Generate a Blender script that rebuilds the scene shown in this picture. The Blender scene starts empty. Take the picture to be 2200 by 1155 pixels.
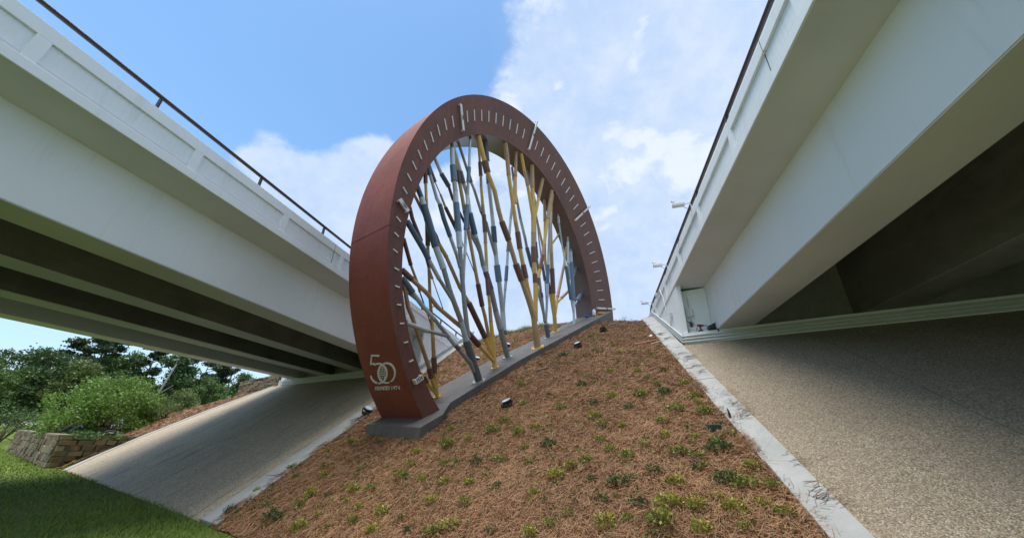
import bpy, bmesh, math, random
import numpy as np
from mathutils import Vector, Matrix, noise
R = math.radians
rnd = random.Random(7)
rng = np.random.default_rng(11)
scene = bpy.context.scene
COL = scene.collection

ARCH = {'O': [-4.1129, 9.3723, 1.9737], 'cO': [7.6712, 0.6196, 0.2277, -0.4504, 0.0834, -0.0494, -0.002], 'cI': [5.9401, -0.4371, -0.4127, -0.293, 0.0516, 0.0379, -0.0386], 'C0': [4.494, 5.564], 'ticks': [222.57, 181.38, 135.52, 92.78, 50.67, 4.62]}
POLES = [
 ('A', [
  ([[-4.538,10.756,2.745],[-4.579,10.475,3.355],[-4.59,10.318,3.773],[-4.605,10.125,4.284],[-4.625,9.895,4.89],[-4.652,9.689,5.363],[-4.674,9.366,6.278],[-4.696,9.132,6.906],[-4.708,8.898,7.626],[-4.727,8.676,8.248],[-4.743,8.494,8.768],[-4.751,8.361,9.188]],[0.0618,0.0825,0.0621,0.0554,0.0501,0.0475,0.0479,0.0708,0.0514,0.046,0.065,0.0436],['Y','B','T','Y','G','G','G','B','T','Y','B','B']),
  ([[-4.547,10.714,2.831],[-4.602,10.339,3.2],[-4.618,10.146,3.431],[-4.682,9.649,3.924],[-4.729,9.242,4.326],[-4.76,8.975,4.576],[-4.794,8.721,4.786],[-4.802,8.232,5.401]],[0.0577,0.0811,0.0618,0.0553,0.0543,0.0575,0.0567,0.0558],['Y','B','T','G','G','T','T','T']),
  ([[-4.553,10.702,2.804],[-4.76,10.425,3.055],[-4.842,10.33,3.212],[-4.906,10.249,3.304]],[0.0548,0.0679,0.0489,0.0488],['Y','B','Y','Y']),
  ([[-4.615,10.028,4.556],[-4.667,9.7,4.892],[-4.713,9.418,5.165],[-4.754,9.159,5.415],[-4.776,8.961,5.639],[-4.837,8.568,5.993],[-4.892,8.049,6.556]],[0.0167,0.0178,0.0203,0.0349,0.0373,0.0563,0.0513],['M','M','M','T','T','M','M']),
 ]),
 ('B', [
  ([[-3.478,11.38,3.28],[-3.761,10.722,4.346],[-3.884,10.432,4.894],[-3.982,10.206,5.212],[-4.122,9.883,5.667],[-4.274,9.526,6.302],[-4.438,9.147,6.85],[-4.614,8.731,7.586],[-4.707,8.513,7.962],[-4.749,8.414,8.143],[-4.851,8.178,8.451]],[0.1184,0.0918,0.0803,0.08,0.0795,0.0993,0.1155,0.1125,0.0927,0.0772,0.0698],['D','S','K','K','K','L','N','N','L','D','D']),
  ([[-3.58,11.151,3.507],[-3.644,10.992,3.703],[-3.815,10.593,3.937],[-3.886,10.427,4.05],[-3.954,10.269,4.125],[-4.063,10.01,4.285],[-4.317,9.409,4.67],[-4.472,9.04,4.856],[-4.663,8.579,5.162],[-4.818,8.201,5.429]],[0.0717,0.0685,0.0644,0.0722,0.0661,0.0571,0.0554,0.0646,0.0883,0.0804],['K','K','K','D','S','K','S','S','N','N']),
  ([[-4.072,9.99,4.307],[-4.392,9.202,4.264],[-4.658,8.529,4.282]],[0.0489,0.0638,0.0605],['K','S','S']),
  ([[-4.065,10.02,5.428],[-4.324,9.411,5.909],[-4.516,8.952,6.336],[-4.589,8.775,6.52],[-4.89,8.052,7.13]],[0.054,0.0637,0.0844,0.0839,0.0788],['K','S','N','N','N']),
  ([[-3.73,10.779,4.477],[-3.835,10.511,5.364],[-3.933,10.253,6.364],[-4.015,10.035,7.27],[-4.067,9.9,7.794],[-4.159,9.659,8.763],[-4.193,9.569,9.177],[-4.234,9.466,9.531],[-4.29,9.324,10.081],[-4.337,9.199,10.72],[-4.355,9.151,10.975]],[0.0753,0.0734,0.0747,0.0973,0.1074,0.0905,0.0787,0.1107,0.0894,0.0647,0.065],['K','K','K','L','U','L','S','U','L','D','D']),
  ([[-3.984,10.135,6.592],[-4.079,9.908,7.009],[-4.21,9.603,7.443],[-4.35,9.276,7.914],[-4.444,9.053,8.321],[-4.51,8.901,8.47],[-4.662,8.538,9.118],[-4.715,8.412,9.335]],[0.0508,0.0597,0.0743,0.0739,0.062,0.0529,0.0733,0.066],['K','S','N','N','L','S','N','N']),
  ([[-3.895,10.349,6.029],[-3.914,10.281,7.097],[-3.92,10.258,7.523],[-3.938,10.206,8.035],[-3.952,10.154,8.985],[-3.958,10.133,9.424],[-3.976,10.085,9.939],[-3.982,10.058,10.57],[-4.018,9.957,11.82],[-4.018,9.955,11.957]],[0.0446,0.0522,0.0467,0.0757,0.0584,0.0526,0.07,0.0509,0.0456,0.0457],['S','L','S','U','L','S','U','L','D','D']),
 ]),
 ('C', [
  ([[-3.304,12.547,3.9],[-3.386,12.353,4.928],[-3.441,12.229,5.417],[-3.479,12.137,5.909],[-3.523,12.038,6.354],[-3.59,11.881,7.118],[-3.672,11.686,8.303],[-3.701,11.619,8.752],[-3.756,11.492,9.428],[-3.801,11.39,9.836],[-3.872,11.229,10.609],[-3.898,11.165,11.087],[-3.945,11.057,11.659],[-4.027,10.872,12.599]],[0.0802,0.0721,0.0694,0.0567,0.0875,0.0614,0.0665,0.0848,0.0644,0.0612,0.0548,0.0775,0.0522,0.0493],['Y','Y','T','Y','B','Y','T','B','T','Y','G','B','G','G']),
  ([[-3.326,12.499,4.065],[-3.646,11.624,4.444],[-3.869,11.0,4.719],[-4.077,10.428,4.875],[-4.351,9.653,5.089],[-4.516,9.141,5.354],[-4.721,8.521,5.534],[-4.836,8.164,5.645]],[0.0675,0.0984,0.0685,0.0661,0.063,0.0639,0.0817,0.0747],['Y','M','T','T','T','T','B','B']),
  ([[-3.388,12.363,4.325],[-3.541,11.967,4.781],[-3.903,11.037,5.71],[-4.087,10.573,6.082],[-4.365,9.839,6.856],[-4.503,9.484,7.131],[-4.568,9.304,7.36],[-4.769,8.78,7.776],[-4.94,8.322,8.193],[-4.981,8.208,8.319]],[0.0675,0.0955,0.0618,0.0607,0.0683,0.0585,0.0524,0.0485,0.042,0.0419],['Y','M','T','T','G','M','M','G','G','G']),
  ([[-3.375,12.393,4.251],[-3.457,12.126,4.869],[-3.553,11.827,5.499],[-3.617,11.646,5.796],[-3.722,11.32,6.486],[-3.771,11.167,6.811],[-3.935,10.652,7.95],[-3.972,10.531,8.241],[-4.065,10.249,8.808],[-4.188,9.855,9.727],[-4.249,9.664,10.155],[-4.4,9.218,11.003]],[0.061,0.0645,0.0613,0.087,0.0646,0.0614,0.0681,0.0683,0.0651,0.0719,0.0524,0.0458],['Y','T','T','M','T','G','G','B','G','B','G','G']),
  ([[-3.81,11.079,6.844],[-4.072,10.312,7.645],[-4.152,10.081,7.854],[-4.396,9.383,8.433],[-4.487,9.102,8.73],[-4.59,8.793,9.016],[-4.704,8.435,9.409]],[0.0161,0.022,0.0624,0.0395,0.0181,0.0625,0.0589],['M','M','M','T','M','M','M']),
  ([[-4.274,9.863,5.1],[-4.474,9.289,5.865],[-4.545,9.082,6.137],[-4.682,8.663,6.806],[-4.833,8.233,7.301],[-4.886,8.061,7.607]],[0.0139,0.0357,0.0328,0.0543,0.0563,0.0536],['M','T','M','M','M','M']),
 ]),
 ('D', [
  ([[-3.115,13.635,4.484],[-3.288,13.024,5.402],[-3.395,12.651,5.946],[-3.507,12.223,6.663],[-3.633,11.806,7.181],[-3.686,11.64,7.351],[-3.774,11.297,7.932],[-3.853,11.041,8.213],[-3.873,10.973,8.292],[-3.985,10.555,8.923],[-4.04,10.279,9.53],[-4.116,10.019,9.844],[-4.185,9.768,10.19],[-4.277,9.428,10.666],[-4.348,9.164,11.029]],[0.105,0.1145,0.0966,0.1031,0.0919,0.0847,0.0777,0.0872,0.1105,0.0799,0.0667,0.0828,0.066,0.0524,0.0489],['K','S','K','N','L','K','K','L','N','L','S','N','S','S','D']),
  ([[-3.156,13.353,5.311],[-3.205,13.239,5.371],[-3.235,13.087,6.057],[-3.345,12.716,7.161],[-3.407,12.512,7.745],[-3.443,12.381,8.188],[-3.481,12.249,8.637],[-3.521,12.092,9.248],[-3.566,11.939,9.742],[-3.675,11.567,10.98],[-3.7,11.478,11.311],[-3.744,11.315,11.948],[-3.812,11.085,12.765]],[0.0882,0.1053,0.0888,0.1257,0.0903,0.0835,0.1095,0.0847,0.0741,0.0939,0.0755,0.1142,0.1154],['K','L','S','U','L','S','N','L','S','N','S','D','D']),
  ([[-3.211,13.135,6.091],[-3.192,13.137,6.963],[-3.176,13.156,7.377],[-3.162,13.16,7.994],[-3.149,13.161,8.674],[-3.132,13.178,9.187],[-3.097,13.214,10.273],[-2.995,13.349,12.718],[-2.978,13.365,13.413]],[0.0463,0.0549,0.0741,0.0565,0.0692,0.0585,0.0603,0.056,0.057],['S','S','U','L','U','L','S','S','D']),
  ([[-3.441,12.395,8.073],[-3.59,12.046,8.679],[-3.713,11.758,9.211],[-3.865,11.415,9.58],[-4.049,10.987,10.272],[-4.136,10.788,10.505],[-4.214,10.608,10.793],[-4.487,9.974,11.776]],[0.0579,0.0579,0.0578,0.0574,0.0536,0.0711,0.0533,0.0494],['K','K','D','K','S','N','K','M']),
  ([[-3.74,11.443,7.674],[-3.839,11.204,7.956],[-3.978,10.88,8.216],[-4.216,10.316,8.714],[-4.4,9.878,9.115],[-4.495,9.639,9.481],[-4.652,9.267,9.745],[-4.814,8.871,10.191]],[0.0575,0.0538,0.0532,0.049,0.0515,0.0802,0.0569,0.0532],['K','K','D','D','M','N','L','S']),
 ]),
 ('E', [
  ([[-2.031,14.066,4.928],[-2.101,13.911,5.493],[-2.145,13.813,6.028],[-2.286,13.511,6.555],[-2.511,13.035,7.288],[-2.691,12.653,7.825],[-2.902,12.205,8.648],[-3.105,11.774,9.246],[-3.204,11.563,9.672],[-3.33,11.292,10.366],[-3.537,10.854,10.945],[-3.622,10.671,11.327],[-3.825,10.236,12.293]],[0.1364,0.1158,0.1133,0.1023,0.1309,0.0904,0.1192,0.0862,0.0863,0.0867,0.1328,0.0934,0.0902],['T','G','G','G','B','T','B','T','G','Y','B','Y','Y']),
  ([[-2.159,13.778,6.266],[-2.365,13.344,7.251],[-2.392,13.285,7.489],[-2.48,13.097,7.981],[-2.585,12.874,8.608],[-2.665,12.704,9.273],[-2.727,12.572,9.663],[-2.873,12.258,10.825],[-2.976,12.039,11.688],[-3.045,11.888,12.543],[-3.123,11.721,13.151]],[0.0845,0.0849,0.1112,0.0856,0.1123,0.0907,0.0835,0.081,0.0898,0.0991,0.0879],['Y','Y','B','Y','B','T','Y','Y','T','T','T']),
  ([[-2.088,13.932,5.93],[-2.108,13.886,7.524],[-2.124,13.852,7.908],[-2.149,13.8,8.422],[-2.175,13.744,9.104],[-2.182,13.728,9.806],[-2.189,13.713,10.498],[-2.224,13.637,12.124],[-2.248,13.584,13.381]],[0.0881,0.1034,0.0889,0.1172,0.0992,0.097,0.0945,0.0982,0.0922],['Y','B','Y','B','T','Y','Y','T','T']),
  ([[-2.069,13.969,6.78],[-2.039,14.011,7.489],[-2.009,14.066,7.784],[-1.946,14.183,8.285],[-1.856,14.351,9.009],[-1.804,14.445,9.59],[-1.659,14.711,11.091],[-1.48,15.044,12.919]],[0.064,0.077,0.0662,0.0833,0.0816,0.0707,0.0874,0.0833],['Y','B','Y','B','T','Y','T','T']),
  ([[-2.205,13.679,10.612],[-2.384,13.251,12.016],[-2.496,12.994,12.638],[-2.605,12.737,13.387]],[0.07,0.0794,0.0713,0.0633],['Y','T','Y','T']),
  ([[-2.744,12.528,10.592],[-2.786,12.497,11.963],[-2.797,12.513,12.977],[-2.799,12.523,13.36]],[0.0621,0.0724,0.062,0.0627],['Y','T','T','T']),
  ([[-2.166,13.76,10.345],[-1.995,14.106,11.923],[-1.848,14.403,13.21]],[0.0698,0.0825,0.0726],['Y','T','T']),
 ]),
 ('F', [
  ([[-1.775,15.419,5.658],[-1.841,15.328,6.128],[-2.05,15.007,7.2],[-2.234,14.712,8.031],[-2.353,14.52,8.557],[-2.541,14.214,9.36],[-2.613,14.106,9.802],[-2.789,13.822,10.64],[-2.922,13.623,11.474],[-3.079,13.389,12.546],[-3.146,13.299,13.16]],[0.0989,0.0598,0.0606,0.0611,0.0859,0.0618,0.0663,0.0627,0.055,0.0559,0.0565],['D','K','K','K','N','K','S','K','K','K','D']),
  ([[-1.859,15.297,6.176],[-1.776,15.282,7.473],[-1.759,15.236,8.047],[-1.721,15.196,8.926],[-1.683,15.198,9.523],[-1.616,15.142,11.097],[-1.584,15.127,11.8],[-1.497,15.192,12.86]],[0.0558,0.0618,0.0834,0.0723,0.0647,0.067,0.068,0.0605],['S','L','U','L','S','L','S','S']),
  ([[-1.899,15.224,6.278],[-1.991,15.03,7.314],[-2.015,14.98,7.491],[-2.071,14.863,8.086],[-2.168,14.658,9.071],[-2.219,14.55,9.801],[-2.226,14.526,11.919],[-2.384,14.199,12.676],[-2.545,13.864,13.377]],[0.0598,0.0771,0.0569,0.0575,0.0834,0.0549,0.0667,0.0535,0.0536],['K','D','K','K','N','S','S','K','D']),
  ([[-1.817,15.254,7.043],[-1.885,15.31,8.221],[-1.992,15.223,9.005],[-2.137,15.128,10.288],[-2.251,15.085,11.6]],[0.0285,0.0674,0.0342,0.0308,0.0318],['K','N','K','K','K']),
 ]),
 ('G', [
  ([[-1.559,16.372,6.18],[-1.566,16.229,6.727],[-1.583,15.945,7.821],[-1.592,15.677,8.953],[-1.592,15.523,9.683],[-1.587,15.266,10.987],[-1.536,15.149,12.164],[-1.443,15.233,12.826]],[0.0969,0.0933,0.1116,0.0871,0.0792,0.0761,0.0686,0.0699],['Y','Y','B','T','Y','Y','T','T']),
  ([[-1.583,16.2,6.696],[-1.725,15.965,7.812],[-1.785,15.869,8.312],[-1.904,15.67,9.261],[-2.027,15.465,10.238],[-2.221,15.118,11.272],[-2.35,14.89,12.076]],[0.0635,0.0646,0.0607,0.0616,0.058,0.0586,0.0546],['Y','B','Y','Y','Y','G','G']),
  ([[-1.535,16.264,6.914],[-1.431,16.488,7.857],[-1.144,17.091,9.683],[-1.011,17.374,10.921]],[0.0597,0.075,0.0614,0.059],['Y','T','Y','G']),
  ([[-1.473,16.397,7.477],[-1.286,16.864,7.92],[-0.917,17.754,8.69]],[0.0479,0.0719,0.0713],['Y','T','T']),
  ([[-1.906,15.665,9.259],[-1.915,15.63,9.887],[-1.907,15.609,11.575],[-1.912,15.572,12.781]],[0.0616,0.0624,0.0788,0.0713],['Y','Y','T','T']),
  ([[-1.575,15.468,10.127],[-1.274,16.926,11.591]],[0.0487,0.0539],['T','T']),
 ]),
 ('H', [
  ([[-0.735,17.172,6.754],[-0.73,17.252,7.918],[-0.754,17.318,10.002],[-0.752,17.354,10.642],[-0.753,17.369,10.981]],[0.0662,0.1047,0.0766,0.0389,0.0343],['L','U','L','S','S']),
  ([[-0.75,17.174,7.274],[-0.837,17.003,7.88],[-1.002,16.688,9.51],[-1.125,16.449,10.385],[-1.253,16.204,11.772],[-1.268,16.178,12.094],[-1.286,16.142,12.214]],[0.0402,0.081,0.0461,0.0419,0.0618,0.0335,0.0287],['S','N','L','S','L','S','S']),
  ([[-0.858,16.975,8.922],[-0.891,16.83,9.724],[-0.872,16.764,10.91],[-0.867,16.751,11.176]],[0.0368,0.0699,0.0381,0.0336],['S','L','S','S']),
  ([[-0.689,17.32,7.676],[-0.563,17.648,8.055],[-0.399,18.065,8.504],[-0.315,18.276,8.736]],[0.0409,0.0929,0.043,0.0339],['S','U','U','S']),
  ([[-0.737,17.298,9.003],[-0.641,17.561,9.473],[-0.535,17.865,10.114]],[0.0351,0.0622,0.0344],['S','U','S']),
 ]),
]
PLANTS = [[-1.31,7.42],[-2.56,7.34],[-2.14,7.21],[-1.73,7.19],[-1.14,6.9],[-0.28,6.97],[-0.18,6.65],[0.06,7.16],[0.2,6.79],[1.18,6.43],[0.75,6.12],[-0.1,6.19],[-0.63,6.4],[0.29,6.01],[-2.09,6.66],[-1.53,6.43],[-0.92,6.14],[-2.58,6.37],[-1.98,6.19],[0.02,5.75],[0.46,5.61],[0.97,5.82],[-0.4,5.6],[-2.03,5.78],[-1.4,5.54],[-0.87,5.41],[0.05,5.33],[0.52,5.13],[0.8,5.48],[1.05,5.38],[-1.99,8.68],[-1.21,8.14],[-1.53,7.96],[-0.02,8.05],[0.11,7.65],[0.49,7.49],[0.39,8.79],[1.36,8.89],[1.41,8.44],[0.95,8.56],[-0.01,8.63],[1.25,9.44],[1.69,9.7],[1.96,10.55],[-0.98,12.85],[-2.03,10.78],[-1.69,12.4],[1.11,9.94],[1.88,8.7],[1.9,8.05],[1.87,7.8],[1.85,7.4],[1.96,6.99],[1.96,6.62],[1.48,7.05],[1.51,6.74],[1.72,6.56],[1.69,6.32],[1.37,6.27],[1.32,6.04],[1.92,5.88],[1.54,5.7],[1.71,5.57],[1.96,5.49],[1.1,5.37],[1.45,5.24],[1.88,5.1],[1.03,5.04],[1.43,7.66],[1.14,7.36],[-6.97,8.53],[-6.8,7.88],[-7.14,7.84],[-7.05,7.22],[-6.18,6.89],[-6.23,7.19],[-5.64,6.74],[-5.32,6.94],[-5.36,7.21],[-4.93,7.1],[-4.33,6.81],[-4.4,7.09],[-4.01,7.01],[-4.69,6.61],[-3.9,6.56],[-3.79,6.23],[-4.16,6.18],[-4.76,6.28],[-3.38,6.33],[-2.93,6.11],[-2.95,6.55],[-3.57,7.58],[-3.72,8.06],[-6.6,9.12],[-6.12,9.35],[-5.14,9.0],[-4.3,8.76],[-3.56,7.24],[-3.05,7.0],[-2.53,6.82],[-3.26,5.94],[-5.65,7.87],[-4.78,7.82],[-6.52,8.12],[-2.84,7.4],[-0.84,7.32],[-0.43,6.6],[0.73,6.77],[0.45,6.55],[1.08,6.91],[-0.74,8.75],[-0.36,7.97],[0.64,8.11],[-1.1,9.68],[-0.3,9.84],[0.44,10.4],[-2.14,8.3],[-2.61,8.2],[-3.07,8.1],[-3.96,9.33],[0.82,11.83],[-0.44,10.96],[0.65,5.25],[1.44,4.99],[1.74,5.24],[1.34,5.48],[0.31,5.36],[-0.64,5.5],[-2.66,5.85],[-2.24,5.71]]
CAM_R = [[0.978465, 0.203973, 0.03165], [0.057931, -0.418535, 0.906351], [-0.198118, 0.884999, 0.421338]]


# ------------------------------------------------------------------ camera, sky, sun, exposure
cam_d = bpy.data.cameras.new('camera'); cam = bpy.data.objects.new('camera', cam_d); COL.objects.link(cam)
cam_d.sensor_width = 36; cam_d.lens = 794/2200*36; cam_d.clip_end = 3000; cam_d.clip_start = .05
rr, uu, ff = CAM_R
cam.matrix_world = Matrix(((rr[0], uu[0], -ff[0], 0), (rr[1], uu[1], -ff[1], 0), (rr[2], uu[2], -ff[2], 1.6), (0, 0, 0, 1)))
scene.camera = cam
SUN_EL, SUN_AZ = 80, 252            # azimuth clockwise from +Y
sun_d = bpy.data.lights.new('sun', 'SUN'); sun = bpy.data.objects.new('sun', sun_d); COL.objects.link(sun)
sun_d.energy = 2.3; sun_d.angle = R(42); sun_d.color = (1, .95, .87)
sd = Vector((math.sin(R(SUN_AZ))*math.cos(R(SUN_EL)), math.cos(R(SUN_AZ))*math.cos(R(SUN_EL)), math.sin(R(SUN_EL))))
sun.rotation_euler = sd.to_track_quat('Z', 'Y').to_euler(); sun.location = (0, 0, 60)
vs = scene.view_settings; vs.view_transform = 'Standard'; vs.look = 'None'; vs.gamma = 1; vs.use_curve_mapping = False; vs.exposure = 1.1
scene.cycles.max_bounces = 10; scene.cycles.diffuse_bounces = 8; scene.cycles.use_denoising = True

world = bpy.data.worlds.new('World'); scene.world = world; world.use_nodes = True
def build_world():
    nt = world.node_tree; N = nt.nodes; L = nt.links; N.clear()
    def nd(t, **k):
        n = N.new(t)
        for a, b in k.items(): setattr(n, a, b)
        return n
    def val(s, v):
        if isinstance(v, bpy.types.NodeSocket): L.new(v, s)
        else: s.default_value = v
    def mth(op, a, b=0.0, c=None, clamp=False):
        n = nd('ShaderNodeMath', operation=op, use_clamp=clamp); val(n.inputs[0], a); val(n.inputs[1], b)
        if c is not None: val(n.inputs[2], c)
        return n.outputs[0]
    def mixc(f, a, b):
        n = nd('ShaderNodeMix', data_type='RGBA'); val(n.inputs[0], f); val(n.inputs[6], a); val(n.inputs[7], b); return n.outputs[2]
    def ramp(v, a, b):
        n = nd('ShaderNodeMapRange', interpolation_type='SMOOTHSTEP'); val(n.inputs[0], v); n.inputs[1].default_value = a; n.inputs[2].default_value = b; return n.outputs[0]
    tc = nd('ShaderNodeTexCoord'); D = tc.outputs['Generated']
    sky = nd('ShaderNodeTexSky', sky_type='NISHITA'); sky.sun_disc = False; sky.sun_elevation = R(SUN_EL); sky.sun_rotation = R(SUN_AZ)
    sky.air_density = 1.0; sky.dust_density = .3; sky.ozone_density = 3.2
    sep = nd('ShaderNodeSeparateXYZ'); L.new(D, sep.inputs[0]); z = sep.outputs[2]
    def noise_(scale, detail, rough, dist, off=(0, 0, 0), squash=1.0):
        m = nd('ShaderNodeMapping'); m.inputs['Location'].default_value = off; m.inputs['Scale'].default_value = (1, 1, squash); L.new(D, m.inputs[0])
        n = nd('ShaderNodeTexNoise'); n.inputs['Scale'].default_value = scale; n.inputs['Detail'].default_value = detail
        n.inputs['Roughness'].default_value = rough; n.inputs['Distortion'].default_value = dist; L.new(m.outputs[0], n.inputs[0]); return n.outputs[0]
    n1 = noise_(3.1, 9, .58, .25, (3.1, 1.7, .4), 1.5)
    n2 = noise_(9.5, 8, .62, .1, (7.3, 2.2, 5.1), 1.2)
    n4 = noise_(4.2, 9, .56, .35, (2.4, 6.1, 9.3), 1.3)
    n3 = noise_(1.6, 5, .5, .3, (1.3, 8.8, 2.7), 1.8)
    # where cloud banks stand (direction, reach, amount); last row unseen, added to brighten ambient
    banks = [((.069, .596, .80), .26, .30), ((.257, .552, .793), .30, .26), ((.171, .689, .704), .24, .24), ((.107, .891, .441), .30, .30), ((.314, .731, .606), .25, .2),
             ((-.598, .615, .515), .16, .36), ((-.503, .604, .619), .085, .26), ((-.685, .494, .535), .13, .26), ((-.317, .843, .434), .26, .25),
             ((-.426, .389, .817), .08, .40), ((-.647, .471, .60), .05, .10), ((-.45, .50, .70), .06, .22), ((-.38, .728, .571), .12, .1),
             ((-.576, .425, .699), .20, -.30), ((-.348, .502, .792), .20, -.28), ((-.734, .26, .627), .25, -.2), ((-.243, .773, .587), .07, -.12), ((-.60, .20, .80), .3, -.2),
             ((.5, -.3, .8), .6, .18), ((.2, -.8, .55), .7, .2), ((-.7, -.5, .5), .5, .16), ((0, -.3, .95), .5, .14), ((.8, .2, .5), .5, .16)]
    bias = None
    for d, rad, amt in banks:
        dv = nd('ShaderNodeVectorMath', operation='DISTANCE'); L.new(D, dv.inputs[0]); v = Vector(d).normalized(); dv.inputs[1].default_value = v
        q = mth('DIVIDE', dv.outputs['Value'], rad); q = mth('MULTIPLY', q, q); g = mth('EXPONENT', mth('MULTIPLY', q, -1.0)); g = mth('MULTIPLY', g, amt)
        bias = g if bias is None else mth('ADD', bias, g)
    dens = mth('ADD', mth('ADD', mth('MULTIPLY', n1, .60), mth('ADD', mth('MULTIPLY', n2, .22), mth('MULTIPLY', n4, .26))), bias)
    cover = ramp(dens, .63, .76)
    veil = ramp(mth('ADD', n3, mth('MULTIPLY', bias, .9)), .52, 1.1)
    shade = ramp(mth('ADD', mth('MULTIPLY', n2, .62), mth('MULTIPLY', n1, .5)), .44, .72)
    puff = ramp(n4, .50, .62)
    ccol = mixc(mth('MAXIMUM', mth('MULTIPLY', shade, .55), puff), (.58, .755, 1.05, 1), (.92, 1.0, 1.09, 1))
    low = mth('POWER', mth('SUBTRACT', 1.0, mth('MAXIMUM', z, 0.0)), 3.2)
    haze = mth('MULTIPLY', low, .85, clamp=True)
    bg1 = nd('ShaderNodeBackground'); tm = nd('ShaderNodeMix', data_type='RGBA', blend_type='MULTIPLY'); tm.inputs[0].default_value = 1; L.new(sky.outputs[0], tm.inputs[6]); tm.inputs[7].default_value = (.80, .97, .97, 1); L.new(tm.outputs[2], bg1.inputs[0]); bg1.inputs[1].default_value = SKY
    bg2 = nd('ShaderNodeBackground'); L.new(ccol, bg2.inputs[0]); bg2.inputs[1].default_value = CLOUD
    bg3 = nd('ShaderNodeBackground'); bg3.inputs[0].default_value = (.68, .81, 1.0, 1); bg3.inputs[1].default_value = CLOUD*.95
    m0 = nd('ShaderNodeMixShader'); L.new(mth('MAXIMUM', haze, mth('MULTIPLY', veil, .52)), m0.inputs[0]); L.new(bg1.outputs[0], m0.inputs[1]); L.new(bg3.outputs[0], m0.inputs[2])
    m1 = nd('ShaderNodeMixShader'); L.new(mth('MULTIPLY', cover, .95), m1.inputs[0]); L.new(m0.outputs[0], m1.inputs[1]); L.new(bg2.outputs[0], m1.inputs[2])
    out = nd('ShaderNodeOutputWorld'); L.new(m1.outputs[0], out.inputs[0])
SKY, CLOUD = .115, .44
build_world()

# ------------------------------------------------------------------ materials
def mat(name, fn):
    m = bpy.data.materials.new(name); m.use_nodes = True
    nt = m.node_tree; nt.nodes.clear(); b = nt.nodes.new('ShaderNodeBsdfPrincipled'); o = nt.nodes.new('ShaderNodeOutputMaterial'); nt.links.new(b.outputs[0], o.inputs[0])
    fn(G(nt, b)); return m
class G:
    def __init__(s, nt, b):
        s.nt, s.b = nt, b; t = nt.nodes.new('ShaderNodeTexCoord'); s.obj = t.outputs['Object']; s.gen = t.outputs['Generated']
    def geo(s):
        return s.nt.nodes.new('ShaderNodeNewGeometry')
    def nd(s, t, **k):
        n = s.nt.nodes.new(t)
        for a, b in k.items(): setattr(n, a, b)
        return n
    def put(s, sock, v):
        if isinstance(v, bpy.types.NodeSocket): s.nt.links.new(v, sock)
        else: sock.default_value = v
    def world(s): return s.geo().outputs['Position']
    def map(s, vec, scale=(1, 1, 1), rot=(0, 0, 0)):
        m = s.nd('ShaderNodeMapping'); m.inputs['Scale'].default_value = scale; m.inputs['Rotation'].default_value = rot; s.put(m.inputs[0], vec); return m.outputs[0]
    def noise(s, vec, scale, detail=4, rough=.55, dist=0):
        n = s.nd('ShaderNodeTexNoise'); s.put(n.inputs[0], vec); n.inputs['Scale'].default_value = scale; n.inputs['Detail'].default_value = detail; n.inputs['Roughness'].default_value = rough; n.inputs['Distortion'].default_value = dist; return n.outputs[0]
    def vor(s, vec, scale, feat='F1'):
        n = s.nd('ShaderNodeTexVoronoi', feature=feat); s.put(n.inputs[0], vec); n.inputs['Scale'].default_value = scale; return n
    def ramp(s, v, a, b, lo=0., hi=1.):
        n = s.nd('ShaderNodeMapRange'); s.put(n.inputs[0], v); n.inputs[1].default_value = a; n.inputs[2].default_value = b; n.inputs[3].default_value = lo; n.inputs[4].default_value = hi; return n.outputs[0]
    def mix(s, f, a, b, mode='MIX'):
        n = s.nd('ShaderNodeMix', data_type='RGBA', blend_type=mode); s.put(n.inputs[0], f); s.put(n.inputs[6], a); s.put(n.inputs[7], b); return n.outputs[2]
    def bump(s, h, st=.3, d=.01):
        n = s.nd('ShaderNodeBump'); n.inputs['Strength'].default_value = st; n.inputs['Distance'].default_value = d; s.put(n.inputs['Height'], h); s.nt.links.new(n.outputs[0], s.b.inputs['Normal'])
    def col(s, v): s.put(s.b.inputs['Base Color'], v)
    def rough(s, v): s.put(s.b.inputs['Roughness'], v)
    def metal(s, v): s.b.inputs['Metallic'].default_value = v
    def spec(s, v): s.b.inputs['Specular IOR Level'].default_value = v
    def rand(s): return s.nd('ShaderNodeObjectInfo').outputs['Random']
    def attr(s, name): return s.nd('ShaderNodeAttribute', attribute_name=name)
def c3(*a): return (*a, 1)

def m_white(g):
    p = g.world(); big = g.noise(p, .35, 5, .6); st = g.noise(g.map(p, (3, 3, .25)), 1.6, 6, .65); sp = g.noise(p, 60, 2, .5)
    c = g.mix(g.ramp(big, .35, .7), c3(.76, .80, .82), c3(.82, .85, .86)); c = g.mix(g.ramp(st, .56, .78, 0, .45), c, c3(.58, .58, .55))
    dots = g.vor(p, 2.6).outputs['Distance']; c = g.mix(g.ramp(dots, .018, .03, .5, 0), c, c3(.3, .3, .29))
    g.col(c); g.rough(.62); g.bump(g.mix(.5, big, sp), .12, .01)
WHITE = mat('white_painted_concrete', m_white)
def m_raw(g):
    p = g.world(); a = g.noise(p, .8, 7, .65, .3); st = g.noise(g.map(p, (2.2, .25, 2.2)), 1.3, 6, .65); f = g.noise(p, 45, 3, .6)
    c = g.mix(g.ramp(a, .3, .72), c3(.23, .225, .215), c3(.40, .39, .375)); c = g.mix(g.ramp(st, .5, .8, 0, .6), c, c3(.45, .43, .38)); c = g.mix(g.ramp(f, .35, .7, .25, 0), c, c3(.08, .08, .075))
    g.col(c); g.rough(.85); g.bump(g.mix(.5, a, f), .25, .012)
RAW = mat('bare_girder_concrete', m_raw)
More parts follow.
